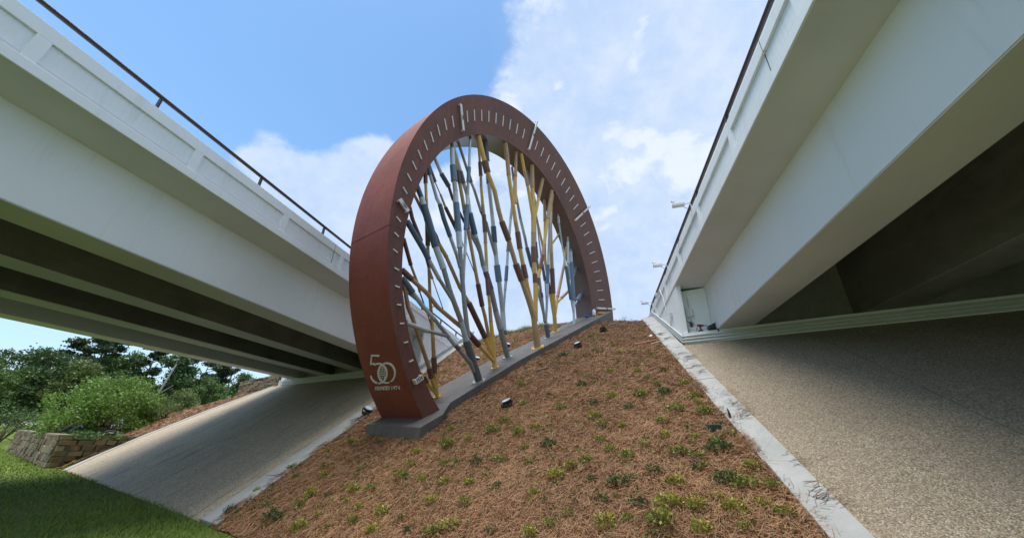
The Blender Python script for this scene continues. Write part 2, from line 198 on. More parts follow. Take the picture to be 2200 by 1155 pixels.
def m_rawd(g):
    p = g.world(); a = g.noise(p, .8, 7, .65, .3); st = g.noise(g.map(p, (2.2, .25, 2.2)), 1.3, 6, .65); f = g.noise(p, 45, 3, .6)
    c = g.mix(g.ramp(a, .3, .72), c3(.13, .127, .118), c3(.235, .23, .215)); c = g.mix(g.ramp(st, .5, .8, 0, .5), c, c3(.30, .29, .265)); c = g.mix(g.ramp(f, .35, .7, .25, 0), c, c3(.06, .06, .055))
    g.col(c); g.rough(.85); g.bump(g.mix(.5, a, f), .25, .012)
RAWD = mat('gap_shade_concrete', m_rawd)  # bare concrete darkened; shade between the girders is put into the colour
def m_soffit(g):
    p = g.world(); a = g.noise(p, .6, 6, .6); f = g.noise(p, 70, 2, .6)
    g.col(g.mix(g.ramp(a, .3, .7), c3(.56, .575, .60), c3(.66, .67, .69))); g.rough(.75); g.bump(f, .12, .006)
SOFFIT = mat('painted_soffit', m_soffit)
def m_curb(g):
    p = g.world(); a = g.noise(p, 1.7, 6, .65); f = g.noise(p, 38, 4, .65); s = g.noise(p, 7, 5, .7)
    c = g.mix(g.ramp(a, .3, .7), c3(.29, .30, .295), c3(.40, .41, .40)); c = g.mix(g.ramp(s, .57, .75, 0, .4), c, c3(.27, .26, .24)); c = g.mix(g.ramp(f, .3, .6, .3, 0), c, c3(.28, .27, .25))
    w = g.noise(p, 2.3, 3, .6); off = g.nd('ShaderNodeVectorMath', operation='ADD'); g.put(off.inputs[0], p); g.put(off.inputs[1], w)
    cr = g.vor(off.outputs[0], .85, 'DISTANCE_TO_EDGE').outputs['Distance']; c = g.mix(g.ramp(cr, .002, .008, .35, 0), c, c3(.2, .19, .18))
    g.col(c); g.rough(.85); g.bump(g.mix(.5, f, s), .35, .008)
CURB = mat('cracked_curb_concrete', m_curb)
def m_pave(g):
    p = g.world(); v = g.vor(p, 64); v2 = g.vor(p, 95); n = g.noise(p, .55, 6, .6); m = g.noise(p, 5, 5, .7)
    sepc = g.nd('ShaderNodeSeparateColor'); g.put(sepc.inputs[0], v.outputs['Color'])
    c = g.mix(sepc.outputs[0], c3(.25, .19, .12), c3(.47, .385, .27)); c = g.mix(g.ramp(sepc.outputs[1], .72, .95, 0, .9), c, c3(.60, .53, .42)); c = g.mix(g.ramp(sepc.outputs[2], .8, .92, 0, .8), c, c3(.12, .10, .085))
    c = g.mix(g.ramp(v.outputs['Distance'], .45, .8, 0, .55), c, c3(.14, .11, .08)); c = g.mix(g.ramp(n, .4, .75, 0, .35), c, c3(.17, .145, .10)); c = g.mix(g.ramp(m, .55, .75, 0, .3), c, c3(.2, .17, .12))
    g.col(c); g.rough(.8); h = g.ramp(v.outputs['Distance'], 0, .8, 1, 0); g.bump(h, .9, .012)
PAVE = mat('exposed_aggregate', m_pave)
def m_pave_l(g):
    p = g.world(); v = g.vor(p, 46); n = g.noise(p, .5, 6, .6); st = g.noise(g.map(p, (2.6, .30, .3), (0, 0, R(-14))), 1.5, 7, .72, .8); m = g.noise(p, 6, 5, .7)
    sepc = g.nd('ShaderNodeSeparateColor'); g.put(sepc.inputs[0], v.outputs['Color'])
    c = g.mix(sepc.outputs[0], c3(.31, .24, .16), c3(.60, .49, .35)); c = g.mix(g.ramp(sepc.outputs[1], .75, .95, 0, .8), c, c3(.6, .56, .49))
    c = g.mix(g.ramp(v.outputs['Distance'], .45, .8, 0, .6), c, c3(.17, .135, .095)); c = g.mix(g.ramp(st, .53, .68, 0, .7), c, c3(.17, .14, .10)); c = g.mix(g.ramp(m, .58, .75, 0, .35), c, c3(.17, .15, .125))
    g.col(c); g.rough(.8); g.bump(g.ramp(v.outputs['Distance'], 0, .8, 1, 0), .8, .012)
PAVEL = mat('weathered_aggregate', m_pave_l)
def m_lawn(g):
    p = g.world(); a = g.noise(p, .9, 6, .65); b = g.noise(p, 14, 5, .7); c = g.mix(g.ramp(a, .3, .7), c3(.075, .125, .02), c3(.15, .20, .035)); c = g.mix(g.ramp(b, .5, .75, 0, .55), c, c3(.13, .14, .05)); g.col(c); g.rough(.9); g.spec(.15); g.bump(b, .7, .03)
LAWN = mat('lawn_soil_and_turf', m_lawn)
def m_blade(g):
    t = g.attr('tint').outputs['Fac']; c = g.mix(t, c3(.085, .16, .02), c3(.25, .33, .06)); c = g.mix(g.ramp(t, .93, .97), c, c3(.30, .26, .11)); g.col(c); g.rough(.6); g.spec(.25)
BLADE = mat('grass_blade', m_blade)
def m_mulch(g):
    p = g.world(); a = g.noise(p, 1.1, 6, .65); b = g.noise(g.map(p, (1, 1, 1)), 26, 6, .75, 1.5); c = g.mix(g.ramp(b, .35, .68), c3(.055, .029, .015), c3(.27, .145, .075)); c = g.mix(g.ramp(a, .5, .75, 0, .4), c, c3(.11, .06, .03)); g.col(c); g.rough(.9); g.spec(.15); g.bump(b, .9, .03)
MULCH = mat('pine_straw_bed', m_mulch)
def m_straw(g):
    t = g.attr('tint').outputs['Fac']; c = g.mix(t, c3(.125, .060, .028), c3(.49, .275, .14)); c = g.mix(g.ramp(t, .88, .98), c, c3(.54, .36, .19)); g.col(c); g.rough(.6); g.spec(.3)
STRAW = mat('pine_needle', m_straw)
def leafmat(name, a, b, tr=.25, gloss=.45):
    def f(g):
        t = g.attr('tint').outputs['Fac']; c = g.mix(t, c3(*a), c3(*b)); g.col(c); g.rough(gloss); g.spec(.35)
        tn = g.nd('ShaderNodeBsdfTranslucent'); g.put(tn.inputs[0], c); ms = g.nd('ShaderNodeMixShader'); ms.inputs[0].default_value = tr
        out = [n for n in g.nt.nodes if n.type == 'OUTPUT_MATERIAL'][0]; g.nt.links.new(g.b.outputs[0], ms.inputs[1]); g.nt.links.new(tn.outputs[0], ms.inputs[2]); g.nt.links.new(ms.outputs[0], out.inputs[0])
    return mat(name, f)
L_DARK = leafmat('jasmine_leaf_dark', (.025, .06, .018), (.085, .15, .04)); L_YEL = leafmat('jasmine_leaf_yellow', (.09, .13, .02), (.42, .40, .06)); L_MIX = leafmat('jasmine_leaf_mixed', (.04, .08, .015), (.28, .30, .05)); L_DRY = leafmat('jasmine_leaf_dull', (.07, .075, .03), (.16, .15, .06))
T_DARK = leafmat('tree_leaf_dark', (.03, .066, .022), (.105, .175, .052)); T_MID = leafmat('tree_leaf_mid', (.045, .095, .024), (.155, .24, .06)); T_LIGHT = leafmat('shrub_leaf_light', (.085, .17, .03), (.27, .41, .085)); T_PINE = leafmat('pine_foliage', (.024, .046, .02), (.075, .115, .045)); T_YEL = leafmat('tree_leaf_yellow_green', (.07, .105, .026), (.21, .26, .08)); T_COV = leafmat('ground_cover_leaf', (.03, .085, .02), (.10, .20, .04))
def m_bark(g):
    p = g.world(); n = g.noise(g.map(p, (6, 6, 1)), 2.5, 6, .7); g.col(g.mix(g.ramp(n, .3, .7), c3(.06, .045, .035), c3(.19, .15, .12))); g.rough(.9); g.bump(n, .7, .03)
BARK = mat('bark', m_bark)
def m_deadwood(g):
    p = g.world(); n = g.noise(g.map(p, (6, 6, 1)), 2.5, 6, .7); g.col(g.mix(g.ramp(n, .3, .7), c3(.33, .30, .26), c3(.5, .47, .42))); g.rough(.9)
DEAD = mat('bleached_wood', m_deadwood)
def corten(name, A, B, Cc):
    def f(g):
        p = g.world(); big = g.noise(p, .55, 6, .65, .4); st = g.noise(g.map(p, (5, 5, .35)), 1.5, 7, .7); f1 = g.noise(p, 28, 5, .7); sp = g.noise(p, 130, 2, .6)
        c = g.mix(g.ramp(big, .3, .7), c3(*A), c3(*B)); c = g.mix(g.ramp(st, .52, .75, 0, .55), c, c3(*Cc)); m2 = g.noise(p, 3.4, 7, .72, .6); c = g.mix(g.ramp(m2, .5, .72, 0, .5), c, c3(A[0]*.6, A[1]*.62, A[2]*.7)); c = g.mix(g.ramp(f1, .42, .72, 0, .35), c, c3(A[0]*.55, A[1]*.5, A[2]*.55)); c = g.mix(g.ramp(sp, .55, .75, 0, .3), c, c3(B[0]*1.3, B[1]*1.4, B[2]*1.3))
        r = g.rand(); c = g.mix(g.ramp(r, 0, 1, 0, .22), c, c3(A[0]*.75, A[1]*.75, A[2]*.85))
        g.col(c); g.rough(g.ramp(f1, .3, .7, .55, .8)); g.spec(.35); g.bump(g.mix(.5, f1, sp), .3, .004)
    return mat(name, f)
CORT_F = corten('weathering_steel_face', (.10, .040, .030), (.165, .062, .044), (.29, .105, .05))
CORT_B = corten('weathering_steel_band', (.20, .046, .031), (.32, .080, .046), (.27, .10, .06))
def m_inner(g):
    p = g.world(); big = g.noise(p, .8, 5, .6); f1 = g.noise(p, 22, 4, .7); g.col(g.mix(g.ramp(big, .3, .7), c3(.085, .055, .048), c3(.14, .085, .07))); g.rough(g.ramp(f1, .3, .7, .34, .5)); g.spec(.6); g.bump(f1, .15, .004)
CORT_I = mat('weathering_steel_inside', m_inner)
def painted(name, a, metal=0., rough=.4, var=.25, scale=9):
    def f(g):
        p = g.world(); n = g.noise(p, scale, 5, .65); s = g.noise(g.map(p, (14, 14, 1.2)), 2, 5, .7); d = tuple(x*.62 for x in a)
        c = g.mix(g.ramp(n, .35, .75, 0, var*1.5), c3(*a), c3(*d)); c = g.mix(g.ramp(s, .55, .8, 0, var), c, c3(*(x*.5 for x in a))); g.col(c); g.metal(metal); g.rough(g.ramp(n, .3, .7, rough*.85, rough*1.25)); g.bump(n, .08, .003)
    return mat(name, f)
PM = {'Y': painted('yellow_pole_paint', (.60, .375, .085), 0, .5), 'T': painted('tan_pole_paint', (.42, .255, .13), 0, .5), 'G': painted('dull_gold_pole_paint', (.44, .30, .125), 0, .5), 'B': painted('brown_sleeve', (.155, .068, .045), 0, .55), 'M': painted('maroon_sleeve', (.115, .044, .036), 0, .55),
      'S': painted('silver_pole', (.40, .415, .43), .15, .45), 'L': painted('pale_silver_pole', (.52, .57, .61), .1, .45), 'D': painted('charcoal_pole', (.095, .105, .12), 0, .5), 'U': painted('blue_sleeve', (.12, .185, .265), 0, .5), 'K': painted('grey_pole', (.25, .25, .25), .1, .5), 'N': painted('slate_blue_sleeve', (.075, .11, .155), 0, .5)}
STEEL = painted('dull_galvanised_steel', (.30, .31, .31), .3, .5); LETTER = painted('brushed_letter_metal', (.74, .74, .71), .1, .45, .1); TICK = painted('tick_metal', (.60, .585, .56), .1, .5, .2)
RAILM = painted('dark_bronze_rail', (.052, .040, .042), .2, .5); BLACK = painted('black_plastic', (.022, .023, .026), 0, .45); DIGIT = painted('dark_digit', (.06, .055, .05), 0, .6)
LENS = painted('lamp_lens', (.55, .62, .68), .2, .15); FIXW = painted('white_fixture', (.72, .73, .73), .0, .45, .12); CONDUIT = painted('painted_conduit', (.58, .60, .60), .0, .5, .2); REDP = painted('red_plastic', (.22, .035, .03), 0, .45); GREENP = painted('green_valve_box', (.018, .045, .032), 0, .55)  # pale lens tone puts the sky's reflection into the colour
BLUEP = painted('blue_plastic', (.03, .08, .30), 0, .4); ORANGEP = painted('orange_plastic', (.62, .28, .05), 0, .4); CLAY = painted('orange_tube', (.33, .085, .04), 0, .6); YPAINT = painted('yellow_kerb_paint', (.70, .48, .05), 0, .7)
def m_foot(g):
    p = g.world(); a = g.noise(p, 1.2, 6, .65); f = g.noise(p, 30, 4, .7); st = g.noise(g.map(p, (2.5, 2.5, .6)), 1.1, 6, .7)
    c = g.mix(g.ramp(a, .3, .7), c3(.062, .059, .056), c3(.118, .112, .106)); c = g.mix(g.ramp(st, .54, .70, 0, .75), c, c3(.22, .115, .06)); c = g.mix(g.ramp(f, .35, .65, .35, 0), c, c3(.06, .06, .06)); g.col(c); g.rough(.7); g.bump(f, .35, .006)
FOOT = mat('dark_stained_concrete', m_foot)
def stonem(name, a, b):
    def f(g):
        p = g.world(); n = g.noise(p, 7, 6, .7); f2 = g.noise(p, 40, 4, .7); r = g.rand()
        c = g.mix(r, c3(*a), c3(*b)); c = g.mix(g.ramp(n, .35, .7, 0, .55), c, c3(a[0]*.55, a[1]*.55, a[2]*.55)); g.col(c); g.rough(.85); g.bump(g.mix(.5, n, f2), .8, .02)
    return mat(name, f)
STONE_A = stonem('buff_fieldstone', (.22, .165, .10), (.39, .31, .205)); STONE_B = stonem('grey_brown_fieldstone', (.16, .13, .09), (.30, .225, .14)); STONE_C = stonem('rust_fieldstone', (.20, .115, .058), (.28, .19, .115))
def m_mortar(g):
    p = g.world(); n = g.noise(p, 30, 4, .7); g.col(g.mix(n, c3(.07, .06, .05), c3(.15, .135, .11))); g.rough(.95); g.bump(n, .5, .01)
MORTAR = mat('recessed_mortar', m_mortar)

# ------------------------------------------------------------------ helpers
def tag(o, label=None, cat=None, group=None, kind=None):
    if label: o['label'] = label
    if cat: o['category'] = cat
    if group: o['group'] = group
    if kind: o['kind'] = kind
    return o
def link(o, parent=None):
    COL.objects.link(o)
    if parent is not None: o.parent = parent
    return o
def empty(name, loc=(0, 0, 0), rz=0):
    o = bpy.data.objects.new(name, None); o.location = loc; o.rotation_euler = (0, 0, rz); o.empty_display_size = .2; return link(o)
def np_mesh(name, V, F, mats, parent=None, tint=None, midx=None, smooth=False):
    V = np.asarray(V, np.float32); F = np.asarray(F, np.int32); k = F.shape[1]
    me = bpy.data.meshes.new(name); me.vertices.add(len(V)); me.vertices.foreach_set('co', V.ravel()); me.loops.add(F.size); me.loops.foreach_set('vertex_index', F.ravel())
    me.polygons.add(len(F)); me.polygons.foreach_set('loop_start', np.arange(len(F), dtype=np.int32)*k)
    try: me.polygons.foreach_set('loop_total', np.full(len(F), k, np.int32))
    except Exception: pass
    for m in (mats if isinstance(mats, (list, tuple)) else [mats]): me.materials.append(m)
    if midx is not None: me.polygons.foreach_set('material_index', np.asarray(midx, np.int32))
    if tint is not None:
        a = me.attributes.new('tint', 'FLOAT', 'POINT'); a.data.foreach_set('value', np.asarray(tint, np.float32))
    me.update(calc_edges=True); me.validate()
    if smooth: me.polygons.foreach_set('use_smooth', np.ones(len(F), bool))
    return link(bpy.data.objects.new(name, me), parent)
class MB:
    def __init__(s): s.v, s.f, s.m, s.s = [], [], [], []
    def face(s, idx, m=0, sm=False): s.f.append(idx); s.m.append(m); s.s.append(sm)
    def add(s, pts): i = len(s.v); s.v += [tuple(p) for p in pts]; return i
    def hexa(s, p, m=0):          # 8 points: bottom loop 0-3, top loop 4-7
        i = s.add(p)
        for q in ((3, 2, 1, 0), (4, 5, 6, 7), (0, 1, 5, 4), (1, 2, 6, 5), (2, 3, 7, 6), (3, 0, 4, 7)): s.face([i+a for a in q], m)
    def box(s, a, b, m=0):
        (x0, y0, z0), (x1, y1, z1) = a, b; s.hexa([(x0, y0, z0), (x1, y0, z0), (x1, y1, z0), (x0, y1, z0), (x0, y0, z1), (x1, y0, z1), (x1, y1, z1), (x0, y1, z1)], m)
    def obox(s, c, ax, ay, az, m=0):   # centre and half axes
        c, ax, ay, az = map(Vector, (c, ax, ay, az)); s.hexa([c-ax-ay-az, c+ax-ay-az, c+ax+ay-az, c-ax+ay-az, c-ax-ay+az, c+ax-ay+az, c+ax+ay+az, c-ax+ay+az], m)
    def tube(s, pts, rad, n=10, m=0, cap=True, smooth=True):
        pts = [Vector(p) for p in pts]; rad = rad if isinstance(rad, (list, tuple)) else [rad]*len(pts); rings = []
        t0 = (pts[1]-pts[0]).normalized(); up = Vector((0, 0, 1)) if abs(t0.z) < .9 else Vector((1, 0, 0)); x = t0.cross(up).normalized()
        for k, p in enumerate(pts):
            t = ((pts[min(k+1, len(pts)-1)]-pts[max(k-1, 0)])).normalized(); x = (x-t*x.dot(t)).normalized(); y = t.cross(x)
            rings.append(s.add([p+x*(rad[k]*math.cos(2*math.pi*j/n))+y*(rad[k]*math.sin(2*math.pi*j/n)) for j in range(n)]))
        for a, b in zip(rings, rings[1:]):
            for j in range(n): s.face([a+j, a+(j+1) % n, b+(j+1) % n, b+j], m, smooth)
        if cap:
            for r0, fl in ((rings[0], True), (rings[-1], False)):
                q = s.add([s.v[r0+j] for j in range(n)]); l = [q+j for j in range(n)]; s.face(l[::-1] if fl else l, m)
    def build(s, name, mats, parent=None, shift=None, bevel=0):
        me = bpy.data.meshes.new(name); v = s.v if shift is None else [tuple(Vector(p)-Vector(shift)) for p in s.v]
        me.from_pydata(v, [], s.f)
        for m in (mats if isinstance(mats, (list, tuple)) else [mats]): me.materials.append(m)
        me.polygons.foreach_set('material_index', s.m); me.polygons.foreach_set('use_smooth', s.s); me.update()
        if bevel:
            bm = bmesh.new(); bm.from_mesh(me); bmesh.ops.bevel(bm, geom=[e for e in bm.edges if len(e.link_faces) == 2 and e.calc_face_angle(0) > .6], offset=bevel, segments=2, affect='EDGES', profile=.5); bm.to_mesh(me); bm.free()
        return link(bpy.data.objects.new(name, me), parent)
def dup(o, parent=None, loc=None, rz=None):
    c = o.copy(); link(c, parent)
    if loc is not None: c.location = loc
    if rz is not None: c.rotation_euler = (0, 0, rz)
    for ch in list(o.children): dup(ch, c)
    return c
def text_mesh(body, size, ext):
    cu = bpy.data.curves.new('t', 'FONT'); cu.body = body; cu.size = size; cu.extrude = ext; cu.align_x = 'CENTER'; cu.align_y = 'CENTER'; cu.resolution_u = 3
    o = bpy.data.objects.new('t', cu); COL.objects.link(o); bpy.context.view_layer.update()
    me = bpy.data.meshes.new_from_object(o.evaluated_get(bpy.context.evaluated_depsgraph_get())); bpy.data.objects.remove(o); return me

# ------------------------------------------------------------------ terrain
def zs(x, y): return -1.962+.2106*x+.5*y
CAPX = [-7.7, -5.9, -4.4, -3.0, -.05, 1.3, 2.4, 2.7]; CAPZ = [6.40, 6.72, 7.30, 7.60, 7.22, 6.62, 6.16, 6.05]
def zmid(x, y):
    z = zs(x, y); c = np.interp(x, CAPX, CAPZ); k = .12; d = z-c
    sm = np.where(d < -k, z, np.where(d > k, c-.06*(d-k), z-(d+k)**2/(4*k)*1.03)); return np.maximum(sm, 0)
def zleft(x, y): return np.maximum(np.minimum(zs(x, y), np.maximum(4.25+(x+19.6)*.30, .9)), 0)
YT = lambda x: 3.924-.4212*x                # toe line
YA = lambda x: 12.48-.4212*x                # abutment contact line
XR, XL = 2.65, -7.63
def XE(y): return np.interp(y, [12.4, 13.6, 15.4, 18.0, 21.1], [-20.45, -20.95, -21.2, -20.95, -19.85])
def nz(x, y, s, a):
    return a*(np.sin(x*s*1.7+1.3*np.sin(y*s*.9))*np.cos(y*s*1.3+.7*np.sin(x*s*1.1))+.5*np.sin(x*s*3.9+y*s*2.7))
def grid(name, us, vs, fn, m, **k):
    U, V = np.meshgrid(us, vs, indexing='ij'); P = fn(U, V); n, q = U.shape; i = np.arange(n*q).reshape(n, q)
    F = np.stack([i[:-1, :-1], i[1:, :-1], i[1:, 1:], i[:-1, 1:]], -1).reshape(-1, 4); return np_mesh(name, np.stack(P, -1).reshape(-1, 3), F, m, **k)
# the whole ground as one sheet, lawn in front of the embankment
gx = np.unique(np.r_[np.linspace(-900, -60, 22), np.linspace(-60, -20, 41), np.linspace(-20, 20, 81), np.linspace(20, 60, 21), np.linspace(60, 900, 20), [XL-.01, XL+.01, XR-.01, XR+.01, -19.6]])
gy = np.unique(np.r_[np.linspace(-900, -40, 20), np.linspace(-40, 0, 31), .012, np.linspace(0, 30, 91), np.linspace(30, 90, 25), np.linspace(90, 1200, 24)])
def ground(x, y):
    y = y+3.924-.4212*np.clip(x, -70, 70)
    deck = np.minimum(zs(x, y), 4.0); mid = zmid(x, y); lf = zleft(x, y)-.05
    z = np.where((x > XL) & (x < XR), mid-.09, np.where(x < -19.55, lf, deck-.09))
    far = np.clip((np.hypot(x, y)-120)/200, 0, 1); z = z*(1-far)
    return x, y, np.where(zs(x, y) < .003, 0, z)
tag(grid('lawn', gx, gy, ground, LAWN), kind='structure')
def mulch(u, v): # u in x, v 0..1 from toe to past the brow
    y0 = YT(u)+.0; y = y0+v*(24-y0); z = zmid(u, y)+.012+nz(u, y, 2.3, .018)+nz(u, y, 7.1, .008); return u, y, z
tag(grid('mulch_bed', np.linspace(-7.05, 2.14, 150), np.linspace(-.004, 1, 260), mulch, MULCH, smooth=True), kind='structure')
def mulch_l(u, v):
    f = (u+44)/(44-20.75); x = u
    for _ in range(3):
        y0 = YT(x)+np.interp(x, [-40, -22.3, -21.0, -20.4], [2.3, 2.3, 2.5, .3])+.1; y = y0+v*(30-y0); x = -44+f*(XE(y)-.10+44)
    return x, y, zleft(x, y)+.015+nz(x, y, 1.3, .05)*np.clip(v*12, 0, 1)*np.clip((XE(y)-.3-x)/1.5, 0, 1)
tag(grid('mulch_bank', np.linspace(-44, -20.75, 60), np.linspace(0, 1, 60), mulch_l, MULCH, smooth=True), kind='structure')
def strip_sheet(name, x0, x1, m, lift, ya=None, nx=12, ny=40, x1b=None):
    def f(u, v):
        x = (x0+(x1-x0)*u); x = x if x1b is None else x0+(x1+(x1b-x1)*v-x0)*u
        yt = YT(x); yb = YA(x)+.25 if ya is None else ya+0*x; y = yt+v*(yb-yt); return x, y, zs(x, y)+lift
    return tag(grid(name, np.linspace(0, 1, nx), np.linspace(0, 1, ny), f, m), kind='structure')
strip_sheet('paved_slope', 2.34, 26, PAVE, .0)
def pave_l(u, v):
    x = -21.3+u*13.8
    for _ in range(3): y = YT(x)+v*(YA(x)+.25-YT(x)); xl = XE(y); x = xl+u*(-7.5-xl)
    y = YT(x)+v*(YA(x)+.25-YT(x)); return x, y, zs(x, y)
tag(grid('paved_slope', np.linspace(0, 1, 24), np.linspace(0, 1, 40), pave_l, PAVEL), kind='structure')
def m_bounce_road(g):
    p = g.world(); n = g.noise(p, 3, 6, .7); g.col(g.mix(n, c3(.26, .255, .24), c3(.40, .39, .37))); g.rough(.85)
BOUNCE_ROAD = mat('bounce_road_concrete', m_bounce_road)
mb = MB(); mb.hexa([(-120, -24, -.2), (120, -24, -.2), (120, -9, -.2), (-120, -9, -.2), (-120, -24, .006), (120, -24, .006), (120, -9, .006), (-120, -9, .006)]); tag(mb.build('unseen_bounce_road', BOUNCE_ROAD), kind='structure')  # unseen strip behind the camera, added to bounce light under the decks
# the left paving's outer margin, a rounded concrete lip
mb = MB()
for k in range(14):
    def q(t, dx, dz): y = 12.5+t*8.5; x = float(XE(y))+dx; return (x, y, zs(x, y)+dz)
    a, b = k/14+.0003, (k+1)/14-.0003
    mb.hexa([q(a, -.12, -.3), q(a, .20, -.3), q(b, .20, -.3), q(b, -.12, -.3), q(a, -.12, .03), q(a, .20, .02), q(b, .20, .02), q(b, -.12, .03)])
tag(mb.build('paving_edge', CURB), kind='structure')
def curb(name, xa0, xb0, xa1, xb1, y1, nseg):
    mb = MB()
    for k in range(nseg):
        t0, t1 = k/nseg+.0004, (k+1)/nseg-.0004; P = []
        for dz in (-.25, .045):
            for (t, s) in ((t0, 0), (t0, 1), (t1, 1), (t1, 0)):
                xa, xb = xa0+(xa1-xa0)*t, xb0+(xb1-xb0)*t; x = xa+(xb-xa)*s; yt = YT(x); y = yt+t*(y1-yt); j = .012*math.sin(k*5.1+s*2.2+t*9); P.append((x+j, y, zs(x, y)+dz+.004*math.sin(k*1.7)))
        mb.hexa(P)
    return tag(mb.build(name, CURB, bevel=.008), kind='structure')
curb('curb', 2.07, 2.37, 2.16, XR-.006, 15.9, 9)
curb('curb', -7.62, -6.93, XL+.006, -7.1, 20.4, 10)

for x0_, y0_, x1_, y1_ in ((4.35, 2.6, 5.2, 9.8), (9.2, 1.0, 10.2, 7.8)):
    mb = MB(); w_ = .005
    for k in range(16):
        P = []
        for t in (k/16, (k+1)/16): x, y = x0_+(x1_-x0_)*t+.02*math.sin(t*9), y0_+(y1_-y0_)*t; P += [(x-w_, y), (x+w_, y)]
        (a, b, c_, d_) = P; i = mb.add([(x, y, zs(x, y)+.004) for x, y in (a, b, d_, c_)]); mb.face([i, i+1, i+2, i+3])
    tag(mb.build('paving_joint', MORTAR), kind='structure')
# pine straw: needles over the two mulch beds
def needles(name, n, xr, fy, zf, near, kind='stuff', lmin=.10, lmax=.22, wid=.0045, seed=3):
    g = np.random.default_rng(seed); x = g.uniform(*xr, n*4); y = g.uniform(fy[0], fy[1], n*4); keep = (y > YT(x)-.02)
    if near: keep &= (g.uniform(0, 1, n*4) < np.clip((near/np.hypot(x, y))**1.5, 0, 1))
    x, y = x[keep][:n], y[keep][:n]; n = len(x); d = np.hypot(x, y)
    a = g.normal(0, 1, n)*.9+np.where(g.uniform(0, 1, n) < .5, 0, math.pi)+g.uniform(-1.2, 1.2, n); L = g.uniform(lmin, lmax, n)*.5; w = wid*(1+d/14)*g.uniform(.7, 1.3, n)*.5
    lift = np.abs(g.normal(0, .022, n))+.012; tilt = g.normal(.05, .28, n)
    z0 = zf(x, y)+nz(x, y, 2.3, .018)+nz(x, y, 7.1, .008)+lift
    dx, dy = np.cos(a), np.sin(a); gz = .2106*dx+.5*dy; steep = zs(x, y) < np.interp(x, CAPX, CAPZ) if zf is zmid else np.ones(n, bool); gz = np.where(steep, gz, 0)
    bend = g.uniform(-.25, .25, n); V = np.empty((n, 6, 3), np.float32); px, py = -dy, dx
    for k, t in enumerate((-1, 0, 1)):
        cx = x+dx*L*t+px*bend*L*(t*t-.5); cy = y+dy*L*t+py*bend*L*(t*t-.5); cz = z0+gz*L*t+tilt*L*t+(.2106*px+.5*py)*bend*L*(t*t-.5)*steep; ww = w*(1.0 if t == 0 else .7)
        V[:, 2*k] = np.stack([cx-px*ww, cy-py*ww, cz-ww*.6], -1); V[:, 2*k+1] = np.stack([cx+px*ww, cy+py*ww, cz+ww*.6], -1)
    i = np.arange(n)[:, None]*6; F = np.concatenate([i+np.array([0, 1, 3, 2]), i+np.array([2, 3, 5, 4])])
    patch = .5+.5*np.sin(x*1.9+np.sin(y*1.3)*2)*np.cos(y*1.6+x*.7); t = np.clip(g.beta(1.6, 2.2, n)*.8+.2*patch, 0, 1)
    return tag(np_mesh(name, V.reshape(-1, 3), F, STRAW, tint=np.repeat(t, 6)), kind=kind)
needles('pine_straw', 330000, (-7.12, 2.16), (2.8, 22), zmid, 7.5, lmin=.07, lmax=.17, wid=.0031)
needles('pine_straw', 60000, (-40, -21.4), (12.6, 28), zleft, 0, lmin=.12, lmax=.28, wid=.006, seed=5)
# stray needles lying over the right curb
def stray(n, seed, xb=2.12, sg=1, ya=4.4, yb_=13.5):
    g = np.random.default_rng(seed); V = []; F = []; T = []
    for c in range(26):
        yc = g.uniform(ya, yb_); xc = xb+sg*g.uniform(0, .2)
        for k in range(g.integers(4, n)):
            x, y = xc+sg*abs(g.normal(0, .12)), yc+g.normal(0, .09); a = g.normal(.25, .5); L = g.uniform(.08, .2); w = .003
            for s in (0, 1):
                xx, yy = x+math.cos(a)*L*s, y+math.sin(a)*L*s; zz = zs(xx, yy)+.052+.006*k/10; V += [(xx-math.sin(a)*w, yy+math.cos(a)*w, zz), (xx+math.sin(a)*w, yy-math.cos(a)*w, zz+.002)]
            i = len(V)-4; F.append((i, i+1, i+3, i+2)); T += [g.uniform(0, .6)]*4
    return tag(np_mesh('stray_pine_needles', V, F, STRAW, tint=T), kind='stuff')
stray(22, 8); stray(16, 9, -6.98, -1, 7.2, 15)
def grass(n, seed):
    g = np.random.default_rng(seed); x = g.uniform(-46, 2, n*3); y = g.uniform(2.2, 26, n*3); d = np.hypot(x, y)
    keep = (y < YT(x)+.06) & (g.uniform(0, 1, n*3) < np.clip((10/d)**1.3, .0, 1)) & (d > 4) & ~((x < -21.4) & (y > 12.75+(x+22)*-.4286)); x, y = x[keep][:n], y[keep][:n]; n = len(x); d = np.hypot(x, y)
    a = g.uniform(0, 2*math.pi, n); h = g.uniform(.03, .075, n)*(1+.25*np.sin(x*1.3+y)); w = .0035*(1+d/9)*g.uniform(.7, 1.3, n); ln = g.uniform(.2, 1.1, n)*h; b = g.uniform(0, 2*math.pi, n)
    z = np.zeros(n); V = np.stack([np.stack([x-np.cos(a)*w, y-np.sin(a)*w, z], -1), np.stack([x+np.cos(a)*w, y+np.sin(a)*w, z], -1), np.stack([x+np.cos(b)*ln, y+np.sin(b)*ln, h], -1)], 1).reshape(-1, 3)
    t = np.clip(g.beta(2, 2.4, n)+.18*np.sin(x*.8+1.7*np.sin(y*.6)), 0, 1)
    return tag(np_mesh('grass', V, np.arange(n*3).reshape(-1, 3), BLADE, tint=np.repeat(t, 3)), kind='stuff')
grass(170000, 21)

